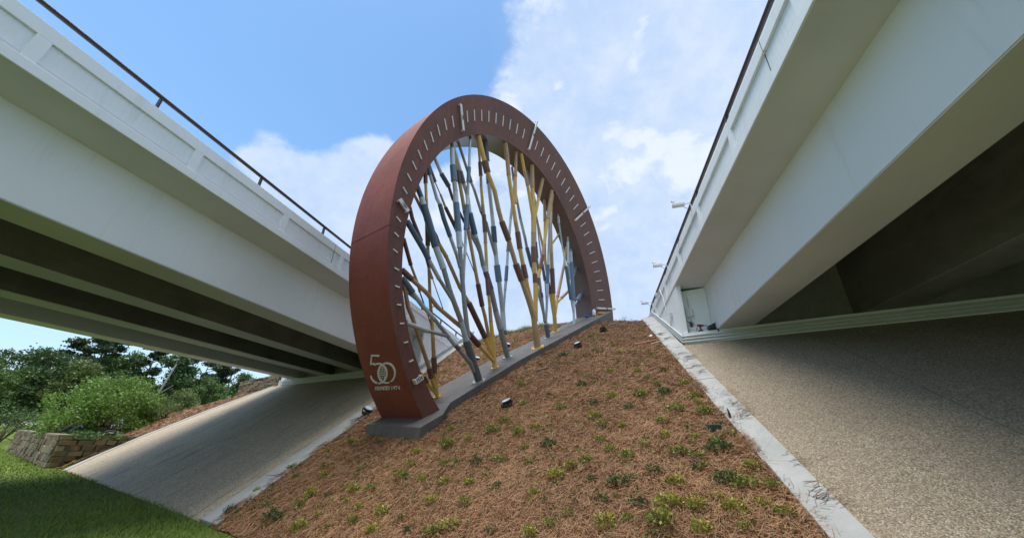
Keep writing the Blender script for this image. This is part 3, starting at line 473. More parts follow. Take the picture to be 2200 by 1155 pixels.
# ------------------------------------------------------------------ bridges
def bridge(sign, x0, pan0, post0, yend, label):
    X = lambda s: x0+sign*s
    root = empty('overpass_bridge', (X(6), -6, 0)); tag(root, label, 'bridge'); sh = (X(6), -6, 0)
    Y0 = -28
    def slab(name, s0, s1, za, zb, m, za1=None, yb=None, ya=Y0, par=root, bev=0):
        mb = MB(); q = (lambda x: YA(x)+.40) if yb is None else yb; A, B = X(s0), X(s1); zc = za if za1 is None else za1
        mb.hexa([(A, ya, za), (B, ya, zc), (B, q(B), zc), (A, q(A), za), (A, ya, zb), (B, ya, zb), (B, q(B), zb), (A, q(A), zb)]); return mb.build(name, m, par, sh, bev)
    gs = [(.82, 1.66), (3.70, 4.52), (6.70, 7.52), (9.75, 10.6)]
    flat = lambda s: (lambda x: yend)
    zA = 6.13; zB = 6.03
    slab('deck_overhang', .006, .82, zA, 6.36, SOFFIT, zB)
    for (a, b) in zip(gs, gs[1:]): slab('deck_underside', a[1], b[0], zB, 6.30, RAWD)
    slab('deck_overhang', gs[3][1], 11.72, zB, 6.36, SOFFIT, zA)
    for k, (a, b) in enumerate(gs):
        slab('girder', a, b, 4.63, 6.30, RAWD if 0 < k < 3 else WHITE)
        mb = MB(); A, B = X(a+.012), X(b-.012); mb.hexa([(A, Y0, 4.612), (B, Y0, 4.612), (B, YA(B)+.39, 4.612), (A, YA(A)+.39, 4.612), (A, Y0, 4.6295), (B, Y0, 4.6295), (B, YA(B)+.39, 4.6295), (A, YA(A)+.39, 4.6295)]); mb.build('girder_soffit', RAW if sign > 0 and k > 0 else SOFFIT, root, sh)  # left middle bottoms stay pale: lit strips put into the colour
    slab('road_surface', .30, 11.42, 6.365, 6.40, RAW, yb=lambda x: yend)
    # near parapet: recessed ribbed panels framed by a band, a ledge and pilasters
    mb = MB(); a, b = X(.05), X(.30); mb.box((min(a, b), Y0, 6.362), (max(a, b), yend, 7.0)); mb.build('parapet_core', WHITE, root, sh)
    mb = MB(); a, b = X(0), X(.047); lo, hi = min(a, b), max(a, b); mb.box((lo, Y0, 6.765), (hi, yend, 7.0)); mb.build('parapet_top_band', WHITE, root, sh, .006)
    mb = MB(); a, b = X(-.022), X(.047); lo2, hi2 = min(a, b), max(a, b); mb.box((lo2, Y0, 6.13), (hi2, yend, 6.305)); mb.build('parapet_ledge', WHITE, root, sh, .008)
    P = 2.40; k0 = math.floor((Y0-pan0)/P)+1; k1 = math.floor((yend-pan0)/P)
    pil = None; pnl = None
    for k in range(k0, k1+1):
        y = pan0+k*P
        if y-.17 < Y0 or y > yend: continue
        if pil is None:
            mb = MB(); mb.box((lo, -.17, 6.3055), (hi, 0, 6.7645)); pil = mb.build('pilaster', WHITE, root); o = pil
            mb = MB(); n = 46; w = (P-.17)/n
            i = mb.add([(X(.0435 if j % 2 else .046), j*w, z) for j in range(n+1) for z in (6.306, 6.764)])
            for j in range(n): mb.face([i+2*j, i+2*j+2, i+2*j+3, i+2*j+1] if sign < 0 else [i+2*j+1, i+2*j+3, i+2*j+2, i+2*j])
            pnl = mb.build('ribbed_panel', WHITE, root); p = pnl
        else:
            o = pil.copy(); link(o, root); p = None
            if y+P-.17 <= yend: p = pnl.copy(); link(p, root)
        o.location = (-sh[0], y-sh[1], 0)
        if p: p.location = (-sh[0], y-sh[1], 0)
    for yj in ((4.12, 10.2) if sign > 0 else (8.78, 17.9)):     # expansion joints
        for (za, zb2, dy) in ((6.765, 7.002, 0), (6.31, 6.765, .05)):
            mb = MB(); xa = -.003 if dy == 0 else .037; mb.box((min(X(xa), X(.05)), yj+dy-.004, za), (max(X(xa), X(.05)), yj+dy+.004, zb2)); mb.build('expansion_joint', DIGIT, root, sh)
    mb = MB(); a, b = X(11.42), X(11.72); mb.box((min(a, b), Y0, 6.362), (max(a, b), yend-2, 7.0)); mb.build('far_parapet', WHITE, root, sh)
    # abutment
    def skew(s0, s1, d0, d1, za, zb, m, name, bev=.006):
        A, B = X(s0), X(s1); mb = MB(); mb.hexa([(A, YA(A)+d0, za), (B, YA(B)+d0, za), (B, YA(B)+d1, za), (A, YA(A)+d1, za), (A, YA(A)+d0, zb), (B, YA(B)+d0, zb), (B, YA(B)+d1, zb), (A, YA(A)+d1, zb)]); return mb.build(name, m, root, sh, bev)
    skew(.004, 11.9, .0, 1.1, 3.7, 4.605, WHITE if sign > 0 else SOFFIT, 'abutment_cap')
    skew(.31, 11.6, .405, .8, 4.606, 6.02, RAW, 'backwall')
    skew(.134, .815, .36, .80, 4.606, 6.01, WHITE, 'cheek_wall')
    if sign < 0: skew(11.3, 11.75, .05, .34, 4.606, 5.05, WHITE, 'bearing_block'); skew(11.0, 11.25, -.03, .34, 4.606, 4.95, WHITE, 'bearing_block')
    # wing wall: below the parapet, from the cap back into the bank
    ya = YA(x0)+.004; mb = MB(); a, b = X(.004), X(.30); lo, hi = min(a, b), max(a, b); mb.hexa([(X(.004), ya+.055, 3.4), (X(.13), YA(X(.13))+.055, 3.4), (X(.13), yend, 3.4), (X(.004), yend, 3.4), (X(.004), ya+.055, 6.128), (X(.13), YA(X(.13))+.055, 6.128), (X(.13), yend, 6.128), (X(.004), yend, 6.128)]); mb.build('wing_wall', WHITE, root, sh)
    # conduits along the cap and up the foot of the wing wall
    for j in range(3):
        zc = 4.335+.085*j; pts = []
        xe = X(11.5); pts.append((xe, YA(xe)-.035, zc))
        pts.append((X(.02), YA(X(.02))-.035, zc)); xo = X(-.035); pts.append((xo, YA(xo)-.01, zc)); yy = yend-1.6; base = YA(xo); pts.append((xo, yy, zc+(yy-base)*.5))
        mb = MB(); mb.tube(pts, .03, 8); mb.build('conduit', CONDUIT, root, sh)
    return root, X, sh
def railing(sign, x0, post0, ya, yend, label):
    xr = x0+sign*.10; root = empty('bridge_railing', (xr, 0, 7.0)); tag(root, label, 'railing'); sh = (xr, 0, 7.0)
    mb = MB(); mb.tube([(xr, -28, 7.31), (xr, yend-1.2, 7.31), (xr, yend-.8, 7.27), (xr, yend-.45, 7.12), (xr, yend-.4, 7.0)], .042, 10); mb.build('rail', RAILM, root, sh)
    post = None; k = -20
    while post0+k*2.37 < yend-1.0:
        y = post0+k*2.37; k += 1
        if y < -27.9: continue
        if post is None:
            mb = MB(); mb.box((-.035, -.016, .012), (.035, .016, .275)); mb.box((-.06, -.07, .001), (.06, .07, .012)); post = mb.build('post', RAILM, root); o = post
        else: o = post.copy(); link(o, root)
        o.location = (0, y, 0)
    return root
bL, XLf, shL = bridge(-1, XL, 2.09, 3.5, 24.6, 'white concrete overpass with four box girders on the left, passing behind the rusted arch')
bR, XRf, shR = bridge(1, XR, 5.76, 5.9, 17.6, 'white concrete overpass on the right, its first girder and dark underside seen from below')
railing(-1, XL, 3.51, 0, 24.6, 'dark single pipe railing along the top of the left overpass parapet')
railing(1, XR, 5.80, 0, 17.6, 'dark single pipe railing on the right overpass parapet, curving down at its end')

# lights and gear on the right overpass
def wall_light(y, label):
    root = empty('parapet_light', (XR-.02, y, 7.08)); root.scale = (.72,)*3; tag(root, label, 'light', 'white lights on the right parapet')
    mb = MB(); mb.obox((-.36, 0, .12), (.20, 0, .015), (0, .09, 0), (-.004, 0, .055)); mb.build('housing', FIXW, root, bevel=.012)
    mb = MB(); mb.tube([(-.17, 0, .14), (.02, 0, .16), (.055, 0, .02), (.05, 0, -.25)], .02, 8); mb.build('arm', CONDUIT, root)
    mb = MB(); mb.tube([(-.52, 0, .17), (-.52, 0, .24)], .018, 8); mb.tube([(-.58, -.03, .255), (-.46, .03, .285)], [.035, .045], 8); mb.build('sensor', FIXW, root)
    mb = MB(); mb.tube([(-.20, .03, .06), (-.12, .03, -.02), (0, .03, -.05), (.045, .03, -.2)], .008, 6); mb.build('cable', BLACK, root)
for y, l in ((8.5, 'white floodlight on a short arm, nearest of the three on the right parapet'), (12.1, 'white floodlight on the right parapet just before the corner of the abutment'), (15.9, 'white floodlight farthest along the right parapet, low over the mulch brow')): wall_light(y, l)
r = empty('parapet_light', (XL+.1, 15.6, 7.05)); tag(r, 'small white floodlight on the left overpass railing, seen through the arch', 'light', 'white lights on the left parapet')
mb = MB(); mb.obox((.3, 0, .28), (.18, 0, .01), (0, .08, 0), (0, 0, .05)); mb.build('housing', FIXW, r, bevel=.01); mb = MB(); mb.tube([(.13, 0, .26), (-.04, 0, .24), (-.05, 0, -.02)], .018, 8); mb.build('arm', CONDUIT, r)
xc = XR+.36
def boxthing(name, loc, half, m, label, cat, rz=0, bev=.008, group=None):
    mb = MB(); mb.obox((0, 0, half[2]), (half[0], 0, 0), (0, half[1], 0), (0, 0, half[2])); o = mb.build(name, m, bevel=bev); o.location = loc; o.rotation_euler = (0, 0, rz); tag(o, label, cat, group); return o
yw = YA(xc)+.36
e = empty('junction_box', (XR+.31, YA(XR+.31)+.30, 5.16)); tag(e, 'upper white electrical box on the cheek wall of the right abutment', 'electrical box'); e.rotation_euler = (0, 0, -.4)
mb = MB(); mb.obox((0, 0, .12), (.09, 0, 0), (0, .055, 0), (0, 0, .12)); mb.build('box', FIXW, e, bevel=.008); mb = MB(); mb.obox((0, -.058, .12), (.06, 0, 0), (0, .006, 0), (0, 0, .09)); mb.build('cover', CONDUIT, e); mb = MB(); mb.tube([(0, -.01, 0), (0, -.01, -.16)], .016, 8); mb.tube([(0, -.01, .24), (0, .0, .62)], .012, 8); mb.build('pipe', CONDUIT, e)
e = empty('outlet_box', (XR+.30, YA(XR+.30)+.30, 4.86)); tag(e, 'black cable connector between the two white boxes on the right abutment', 'connector'); e.rotation_euler = (0, 0, -.4)
mb = MB(); mb.obox((0, 0, .06), (.03, 0, 0), (0, .035, 0), (0, 0, .07)); mb.build('body', BLACK, e, bevel=.006); mb = MB(); mb.tube([(-.1, -.01, .16), (-.04, -.02, .13), (0, -.02, .10), (.09, -.03, .05)], .011, 7); mb.build('cable', BLACK, e)
e = empty('junction_box', (XR+.32, YA(XR+.32)+.29, 4.612)); tag(e, 'lower white electrical box standing on the right abutment ledge', 'electrical box'); e.rotation_euler = (0, 0, -.4)
mb = MB(); mb.obox((0, 0, .10), (.09, 0, 0), (0, .055, 0), (0, 0, .10)); mb.build('box', FIXW, e, bevel=.008); mb = MB(); mb.obox((0, -.058, .1), (.06, 0, 0), (0, .006, 0), (0, 0, .07)); mb.build('cover', CONDUIT, e)
# conduit run on the wing wall
e = empty('wall_conduit', (XR-.02, 13.4, 5)); tag(e, 'bent grey conduit running down the wing wall of the right overpass', 'conduit')
mb = MB(); mb.tube([(0, 1.0, 2.0), (0, .35, 1.9), (0, -.05, 1.5), (0, -.38, .55), (0, -.45, .12), (0, -.85, .42)], .016, 8); mb.build('pipe', CONDUIT, e); mb = MB(); mb.obox((-.01, -.95, .5), (.03, 0, 0), (0, .06, 0), (0, 0, .09)); mb.build('box', CONDUIT, e, bevel=.006); mb = MB(); mb.obox((-.01, 1.1, 2.0), (.03, 0, 0), (0, .07, 0), (0, 0, .07)); mb.build('box', CONDUIT, e, bevel=.006)
# drill and bag on the abutment ledge
e = empty('cordless_drill', (XR+.47, YA(XR+.47)+.14, 4.607), .2); tag(e, 'dark red cordless drill standing on the right abutment ledge', 'drill')
mb = MB(); mb.obox((0, 0, .035), (.055, 0, 0), (0, .045, 0), (0, 0, .03)); mb.build('battery', BLACK, e, bevel=.008); mb = MB(); mb.obox((.005, 0, .12), (.02, 0, .004), (0, .018, 0), (-.01, 0, .06)); mb.build('grip', REDP, e, bevel=.006); mb = MB(); mb.tube([(-.07, 0, .205), (.06, 0, .205), (.10, 0, .205)], [.034, .034, .022], 10); mb.build('motor_housing', REDP, e); mb = MB(); mb.tube([(.10, 0, .205), (.30, 0, .195)], [.012, .006], 7); mb.build('bit', BLACK, e)
e = empty('tool_bag', (XR+.80, YA(XR+.80)+.13, 4.607), .4); tag(e, 'crumpled black tool bag slumped on the right abutment ledge', 'bag')
def blob(name, parent, c, r, m, seed, sub=3, amp=.35):
    bm = bmesh.new(); bmesh.ops.create_icosphere(bm, subdivisions=sub, radius=1)
    for v in bm.verts:
        k = 1+amp*noise.noise(v.co*1.6+Vector((seed, 0, 0)))+amp*.5*noise.noise(v.co*4.1+Vector((0, seed, 0))); v.co = Vector((v.co.x*r[0]*k+c[0], v.co.y*r[1]*k+c[1], max(v.co.z*r[2]*k+c[2], .001)))
    me = bpy.data.meshes.new(name); bm.to_mesh(me); bm.free(); me.materials.append(m); return link(bpy.data.objects.new(name, me), parent)
blob('bag_body', e, (.08, 0, .10), (.17, .11, .15), BLACK, 3.1); blob('flap', e, (-.12, -.03, .06), (.12, .09, .08), BLACK, 7.7); mb = MB(); mb.tube([(-.05, -.08, .18), (.05, -.12, .24), (.16, -.09, .2)], .012, 6); mb.build('handle', BLACK, e); mb = MB(); mb.tube([(.0, -.11, .1), (-.03, -.16, -.03), (.02, -.16, -.14)], .02, 6); mb.build('strap', BLACK, e)

# ------------------------------------------------------------------ arch
O = Vector(ARCH['O']); AZ = R(26); E1 = Vector((math.sin(AZ), math.cos(AZ), 0)); NN = Vector((math.cos(AZ), -math.sin(AZ), 0)); EZ = Vector((0, 0, 1)); C0 = ARCH['C0']
def four(c, th): return c[0]+sum(c[2*k-1]*math.cos(k*th)+c[2*k]*math.sin(k*th) for k in (1, 2, 3))
def rO(t): return four(ARCH['cO'], R(t))
def rI(t): return four(ARCH['cI'], R(t))
WX = [-40, 20, 110, 125, 145, 165, 180, 200, 240]; WY = [x*1.07 for x in (.88, .86, .92, 1.05, 1.35, 1.65, 1.76, 1.7, 1.58)]
def wd(t): return sum(float(np.interp(t+d, WX, WY)) for d in (-14, -7, 0, 7, 14))/5
def AP(t, r, off): return O+E1*(C0[0]+r*math.cos(R(t)))+EZ*(C0[1]+r*math.sin(R(t)))-NN*off
def AN(t): return E1*math.cos(R(t))+EZ*math.sin(R(t))       # outward
def AT(t): return -E1*math.sin(R(t))+EZ*math.cos(R(t))      # along the rim
arch = empty('arch_sculpture', tuple(O)); tag(arch, 'tall rust brown weathering steel ring arch with tick marks and year bars on the slope', 'sculpture')
def ring_seg(t0, t1):
    mb = MB(); n = max(2, int((t1-t0)/1.2)); ts = [t0+(t1-t0)*k/n for k in range(n+1)]
    def strip(fa, fb, m, flip):
        i = mb.add([p for t in ts for p in (fa(t), fb(t))])
        for k in range(n): q = [i+2*k, i+2*k+1, i+2*k+3, i+2*k+2]; mb.face(q[::-1] if flip else q, m, True)
    strip(lambda t: AP(t, rI(t), 0), lambda t: AP(t, rO(t), 0), 0, True)
    strip(lambda t: AP(t, rI(t), wd(t)), lambda t: AP(t, rO(t), wd(t)), 0, False)
    strip(lambda t: AP(t, rO(t), 0), lambda t: AP(t, rO(t), wd(t)), 1, True)
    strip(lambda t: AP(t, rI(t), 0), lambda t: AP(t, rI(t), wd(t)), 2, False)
    for t in (t0, t1): i = mb.add([AP(t, rI(t), 0), AP(t, rO(t), 0), AP(t, rO(t), wd(t)), AP(t, rI(t), wd(t))]); mb.face([i, i+1, i+2, i+3])
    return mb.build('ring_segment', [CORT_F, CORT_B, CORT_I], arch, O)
SEG = [-24, 38, 187.5, 237]
for a, b in zip(SEG, SEG[1:]): ring_seg(a+.02, b-.02)
for t in SEG[1:-1]:     # ground weld beads, slightly proud
    mb = MB(); i = .004; mb.tube([AP(t, rI(t)+.01, -i), AP(t, rO(t)+i, -i), AP(t, rO(t)+i, wd(t)-.02)], .005, 6); mb.build('weld_seam', CORT_B, arch, O)
TH = ARCH['ticks']; ticks = []
for k in range(51):
    q = k/10; i = min(int(q), 4); t = TH[i]+(TH[i+1]-TH[i])*(q-i); ticks.append(t)
cs = np.convolve(np.pad(ticks, 4, 'reflect', reflect_type='odd'), np.ones(5)/5, 'same')[4:-4]; ticks = [ticks[k] if k % 10 == 0 else .5*ticks[k]+.5*cs[k] for k in range(51)]
LX = [0, 4.6, 50, 93, 135, 150, 181, 205, 240]; LY = [4.0, 3.8, -2.0, -6.2, -7.7, -6.5, -3.7, -1.0, .5]
def lean(t, f): return t+float(np.interp(t, LX, LY))*(f-.46)
for k, t in enumerate(ticks):
    w = rO(t)-rI(t); big = w > 1.2
    def tp(f, off): q = lean(t, f); return AP(q, rI(q)+(rO(q)-rI(q))*f, off)
    if k % 10:
        f0, f1 = (.34, .62) if big else (.25, .56) if t > 195 else (.38, .66); off = -.012; mb = MB(); a, b = tp(f0, off), tp(f1, off); dv = (b-a)/2; cr_ = NN.cross(dv.normalized())
        mb.obox((a+b)/2, dv, cr_*.018, NN*.0118); mb.build('tick', TICK, arch, O)
    else:
        yr = str(1974+k); f0, f1 = (.15, 1.07 if t < 100 else .80) if big else (.17, .74); off = -.10; hw = .048 if big else .066; mb = MB(); a, b = tp(f0, off), tp(f1, off); dv = (b-a)/2; L = dv.length; ax_ = dv.normalized(); cr_ = NN.cross(ax_)
        mb.obox((a+b)/2, dv, cr_*hw, NN*.016)
        for q in (a+ax_*.02, b-ax_*.02): mb.obox(q-NN*.058, ax_*.018, cr_*hw, NN*.0415)
        bar = mb.build('year_bar', TICK, arch, O, .004); me = text_mesh(yr, .11 if big else .16, .004)
        al, up = (ax_, -cr_) if t < 20 else (-ax_, cr_)
        s = 1 if big else .62; c = (a+b)/2+NN*.017-O
        if al.cross(up).dot(NN) < 0: up = -up
        for v in me.vertices: v.co = c+al*(v.co.x*s)+up*v.co.y+NN*(v.co.z+.003)
        me.materials.clear(); me.materials.append(DIGIT); link(bpy.data.objects.new('numerals', me), bar)
# emblem and words on the outer band near the foot (local unit: 1/100 of the emblem's layout grid)
def EB(dx, dy, lift):      # dx right, dy up, from the emblem centre
    off = .866401-.019371*dx-.006011*dy+.00001*dx*dy; t = 219.305741+.012545*dx-.09824*dy+.000106*dx*dy; return AP(t, rO(t)+lift, off)
def stroke(mb, pts, w):
    n = len(pts); q = []
    for k in range(n):
        a, b = pts[max(k-1, 0)], pts[min(k+1, n-1)]; l = math.hypot(b[0]-a[0], b[1]-a[1]) or 1; nx, ny = -(b[1]-a[1])/l*w/2, (b[0]-a[0])/l*w/2; x, y = pts[k]; q += [EB(x+nx, y+ny, .004), EB(x-nx, y-ny, .004), EB(x-nx, y-ny, .022), EB(x+nx, y+ny, .022)]
    i = mb.add(q)
    for k in range(n-1):
        a, b = i+4*k, i+4*k+4
        for j in range(4): mb.face([a+j, a+(j+1) % 4, b+(j+1) % 4, b+j])
    mb.face([i, i+1, i+2, i+3]); e_ = i+4*(n-1); mb.face([e_+3, e_+2, e_+1, e_])
def arc(cx, cy, rx, ry, a0, a1, n=28): return [(cx+rx*math.cos(R(a0+(a1-a0)*k/n)), cy+ry*math.sin(R(a0+(a1-a0)*k/n))) for k in range(n+1)]
em = empty('emblem', (0, 0, 0)); em.parent = arch
mb = MB(); stroke(mb, [(-9.5, 36), (-26.5, 37), (-28, 18.5)], 3.4); stroke(mb, [(-28, 18.5), (-22, 20.4)]+arc(-10, -1, 18, 21, 118, -92, 34), 3.2); stroke(mb, arc(-10, -1, 18, 21, -100, -168, 12), 3.2); mb.build('numeral', LETTER, em, O)
mb = MB(); stroke(mb, arc(7, 0, 18, 21, 150, -58, 36), 3.2); stroke(mb, arc(7, 0, 18, 21, -72, -210, 24), 3.0); mb.build('numeral', LETTER, em, O)
mb = MB()
for r_ in range(7):
    y = -13+r_*4.6; half = 6.6*math.sqrt(max(0, 1-((y-1.5)/17)**2)); m_ = max(1, int(half*2/3.6))
    for j in range(m_+1):
        x = -2.2-y*.10+(-half+2*half*j/max(1, m_)) * .86; s_ = 1.5
        i = mb.add([EB(x+a, y+b, l) for l in (.004, .020) for a, b in ((-s_, -.3), (0, -s_*1.25), (s_, .5), (0, s_*1.05))]); 
        for q in ((4, 5, 6, 7), (0, 1, 5, 4), (1, 2, 6, 5), (2, 3, 7, 6), (3, 0, 4, 7)): mb.face([i+a for a in q])
mb.build('pine_cone_mark', LETTER, em, O)
for word, xa, xb in (('FOUNDED', -18.5, 13.5), ('1974', 17.5, 34.5)):
    me = text_mesh(word, 1, .0); xs = [v.co.x for v in me.vertices]; ys = [v.co.y for v in me.vertices]; sx = (xb-xa)/(max(xs)-min(xs)); sy = 8.2/(max(ys)-min(ys)); cx_ = (max(xs)+min(xs))/2; cy_ = (max(ys)+min(ys))/2
    bm = bmesh.new(); bm.from_mesh(me); ex = bmesh.ops.extrude_face_region(bm, geom=bm.faces[:])
    for v in [g_ for g_ in ex['geom'] if isinstance(g_, bmesh.types.BMVert)]: v.co.z = 1
    for v in bm.verts: dx = (xa+xb)/2+(v.co.x-cx_)*sx; v.co = EB(dx, -32.5+(v.co.y-cy_)*sy+(dx-8)*.03, .022 if v.co.z > .5 else .004)-O
    bmesh.ops.recalc_face_normals(bm, faces=bm.faces); bm.to_mesh(me); bm.free(); me.materials.clear(); me.materials.append(LETTER); link(bpy.data.objects.new('lettering', me), em)
em.location = (0, 0, 0)

# footing: pad under the near foot and the sloping strip
def UP(u, p): x, y = E1.x*u+NN.x*p, E1.y*u+NN.y*p; return x, y
ft = empty('concrete_footing', (*UP(8, -8.6), 0)); tag(ft, 'dark concrete pad and sloping strip under the rusted arch and its poles', 'footing'); fs = (*UP(8, -8.6), 0)
def slabup(pts, h, name, dig=.5):
    mb = MB(); P = [UP(*q) for q in pts]; mb.hexa([(x, y, zs(x, y)-dig) for x, y in P]+[(x, y, zs(x, y)+h_) for (x, y), h_ in zip(P, h)]); return mb.build(name, FOOT, ft, fs, .012)
slabup([(6.02, -7.36), (6.70, -7.40), (6.70, -9.56), (6.02, -9.56)], (.30, .255, .255, .30), 'pad')
for q, nm in (([(6.703, -7.40), (7.35, -7.84), (7.35, -9.53), (6.703, -9.56)], 'pad'), ([(7.353, -7.84), (10.4, -7.86), (10.4, -9.50), (7.353, -9.53)], 'strip'), ([(10.403, -7.86), (13.9, -7.40), (13.9, -8.85), (10.403, -9.50)], 'strip'), ([(13.903, -7.40), (16.9, -7.02), (16.9, -8.72), (13.903, -8.85)], 'strip')): slabup(q, (.245,)*4, nm)

# ------------------------------------------------------------------ branching poles
SLEEVE = set('BMUN')
names = {'A': ('yellow steel pole tree at the near foot of the arch, brown sleeves low down', 'yellow'), 'B': ('thick grey steel pole tree with charcoal base sleeve, largest beneath the arch', 'grey'), 'C': ('yellow steel pole tree with long maroon sleeves, between two grey ones', 'yellow'), 'D': ('grey steel pole tree with paired blue sleeves beneath the top of the arch', 'grey'),
         'E': ('thick golden yellow pole tree with brown sleeves fanning to the right of the arch', 'yellow'), 'F': ('slim grey pole tree on a short charcoal socket beside the thick golden one', 'grey'), 'G': ('yellow pole tree with brown sleeve near the upper end of the strip', 'yellow'), 'H': ('short silver and blue pole tree, highest on the strip by the far foot', 'silver')}
for cl, polys in POLES:
    b0 = Vector(polys[0][0][0]); root = empty('pole_tree', tuple(b0)); tag(root, names[cl][0], 'pole tree', 'pole trees planted along the strip under the arch')
    base_m = PM['Y'] if names[cl][1] == 'yellow' else STEEL
    r0 = polys[0][1][0]; xx, yy = b0.x, b0.y; zt = zs(xx, yy)+.248
    mb = MB(); N3 = Vector((-.2106, -.5, 1)).normalized(); ax = Vector((1, 0, .2106)).normalized(); ay = N3.cross(ax); cb = Vector((xx, yy, zt)); mb.obox(cb, ax*(r0*1.75), ay*(r0*1.75), N3*.012)
    for sx_ in (-1, 1):
        for sy_ in (-1, 1): pb = cb+ax*(sx_*r0*1.4)+ay*(sy_*r0*1.4); mb.tube([pb+N3*.01, pb+N3*.05], .014, 6)
    mb.build('base_plate', base_m, root, b0)
    for j, (pts, rad, cols) in enumerate(polys):
        P = [Vector(p) for p in pts]
        if j == 0: d_ = (P[1]-P[0]).normalized(); P[0] = P[0]-d_*max(0, (P[0].z-zt)/max(d_.z, .3)+.02) if P[0].z > zt else P[0]
        used = []; mb = MB(); sl = []
        for k in range(len(P)-1):
            a, b = P[k], P[k+1]; r_ = rad[k]; c_ = cols[k]
            if c_ in SLEEVE or (c_ == 'D' and r_ > .075): sl.append((a, b, r_, c_)); continue
            if c_ not in used: used.append(c_)
            r2 = r_ if k+2 >= len(P) else min(r_, max(rad[k+1], r_*.9)); d_ = (b-a).normalized(); mb.tube([a-d_*.02, b+d_*.02], [r_, r2], 14, used.index(c_))
            if r_ > .03: mb.tube([a-d_*.005, a+d_*.025], r_*1.09, 14, used.index(c_))
        if not used: used = ['K']
        # thin core running through the sleeves keeps one continuous stem
        for k in range(len(P)-1): mb.tube([P[k], P[k+1]], min(rad)*.6, 8, 0)
        po = mb.build('pole', [PM[c_] for c_ in used], root, b0)
        for (a, b, r_, c_) in sl:
            mb = MB(); mb.tube([a, b], r_, 16); d_ = (b-a).normalized(); mb.tube([a-d_*.008, a+d_*.018], r_*1.035, 16); mb.build('sleeve', PM[c_], po, b0)

# ------------------------------------------------------------------ small things on the slope
def slope_empty(name, x, y, lift=0.0): return empty(name, (x, y, float(zmid(np.array(x), np.array(y)))+lift))
def flood(x, y, aim, label, s=1.0):
    e = slope_empty('ground_floodlight', x, y, .03); tag(e, label, 'floodlight', 'ground floodlights round the arch'); a = math.atan2(aim[1]-y, aim[0]-x); e.rotation_euler = (0, 0, a); e.scale = (s, s, s)
    mb = MB(); mb.obox((0, 0, .035), (.13, 0, 0), (0, .11, 0), (0, 0, .035)); mb.build('base', BLACK, e, bevel=.015)
    mb = MB(); t = R(58); d = Vector((math.cos(t), 0, math.sin(t))); p = Vector((-.01, 0, .085)); mb.tube([p, p+d*.03, p+d*.10], [.06, .115, .125], 20); h = mb.build('head', BLACK, e); mb = MB(); mb.tube([p+d*.101, p+d*.108], .112, 20); mb.build('lens', LENS, h)
    mb = MB(); mb.box((-.05, -.145, .02), (.0, -.130, .17)); mb.box((-.05, .130, .02), (.0, .145, .17)); mb.build('bracket', BLACK, e)
flood(-2.1, 9.42, (-4.5, 7.0), 'black round ground floodlight alone on the mulch nearest the middle of the bed'); flood(-.48, 13.55, (-2.2, 11.5), 'black ground floodlight with pale lens higher on the mulch, right of the strip'); flood(.52, 15.1, (-1, 16.5), 'low dark ground fixture near the brow below the far foot'); flood(-7.02, 11.25, (-5, 10), 'black ground floodlight on the edge of the left curb beside the near foot', 1.1); flood(-3.75, 16.4, (-2.5, 15), 'small floodlight behind the strip by the thick grey poles', .9); flood(-4.75, 15.1, (-3.5, 13.5), 'small floodlight on the mulch behind the yellow maroon poles', .8)
boxthing('valve_box', (1.80, 6.8, zs(1.80, 6.8)+.0), (.085, .075, .06), GREENP, 'dark green irrigation valve box lid in the mulch beside the right curb', 'valve box', .3, .015)
e = slope_empty('pipe_stub', 2.14, 7.05, .03); tag(e, 'thin black curved pipe stub sticking up at the right curb', 'pipe'); mb = MB(); mb.tube([(0, 0, 0), (0, 0, .07), (-.012, 0, .13), (-.022, 0, .16)], [.018, .02, .012, .006], 8); mb.build('stub', BLACK, e)
def tube_thing(name, x, y, a, L, r_, m, label, cat):
    e = slope_empty(name, x, y, .05); tag(e, label, cat); gz = .2106*math.cos(a)+.5*math.sin(a); v = Vector((math.cos(a), math.sin(a), gz))*L/2; mb = MB(); mb.tube([-v, v], r_, 9); mb.build('tube', m, e)
tube_thing('orange_tube', 1.75, 12.25, -.1, .75, .032, CLAY, 'long dull orange tube lying on the mulch near the top of the right curb', 'tube'); tube_thing('wood_stake', 2.0, 12.0, .1, .38, .02, DEAD, 'short pale stake lying beside the orange tube', 'stake'); tube_thing('cup', 1.95, 12.8, 1.0, .14, .05, FIXW, 'small white cup lying on the mulch near the right curb', 'cup')
tube_thing('clay_tile', -1.55, 11.8, .1, .35, .06, PM['M'], 'dark red tile piece half buried in the mulch', 'tile'); tube_thing('clay_tile', .9, 15.9, .2, .3, .06, PM['M'], 'dark tile piece near the brow right of the far foot', 'tile')
bx, by = UP(16.3, -7.75); zb = zs(bx, by)+.27
e = empty('water_jug', (bx+.05, by, zb)); tag(e, 'white plastic jug standing on the top end of the strip', 'jug'); mb = MB(); mb.tube([(0, 0, 0), (0, 0, .03), (0, 0, .24), (0, 0, .31), (0, 0, .33)], [.075, .085, .085, .04, .03], 14); mb.build('body', FIXW, e); mb = MB(); mb.tube([(0, 0, .33), (0, 0, .36)], .033, 12); mb.build('cap', BLUEP, e)
boxthing('tool_case', (bx-.28, by+.05, zb-.06), (.12, .08, .06), BLUEP, 'small blue tool case beside the white jug', 'case', .3); boxthing('tool_case', (bx+.40, by-.05, zb+.04), (.17, .06, .05), ORANGEP, 'orange tool case lying right of the white jug', 'case', .15)

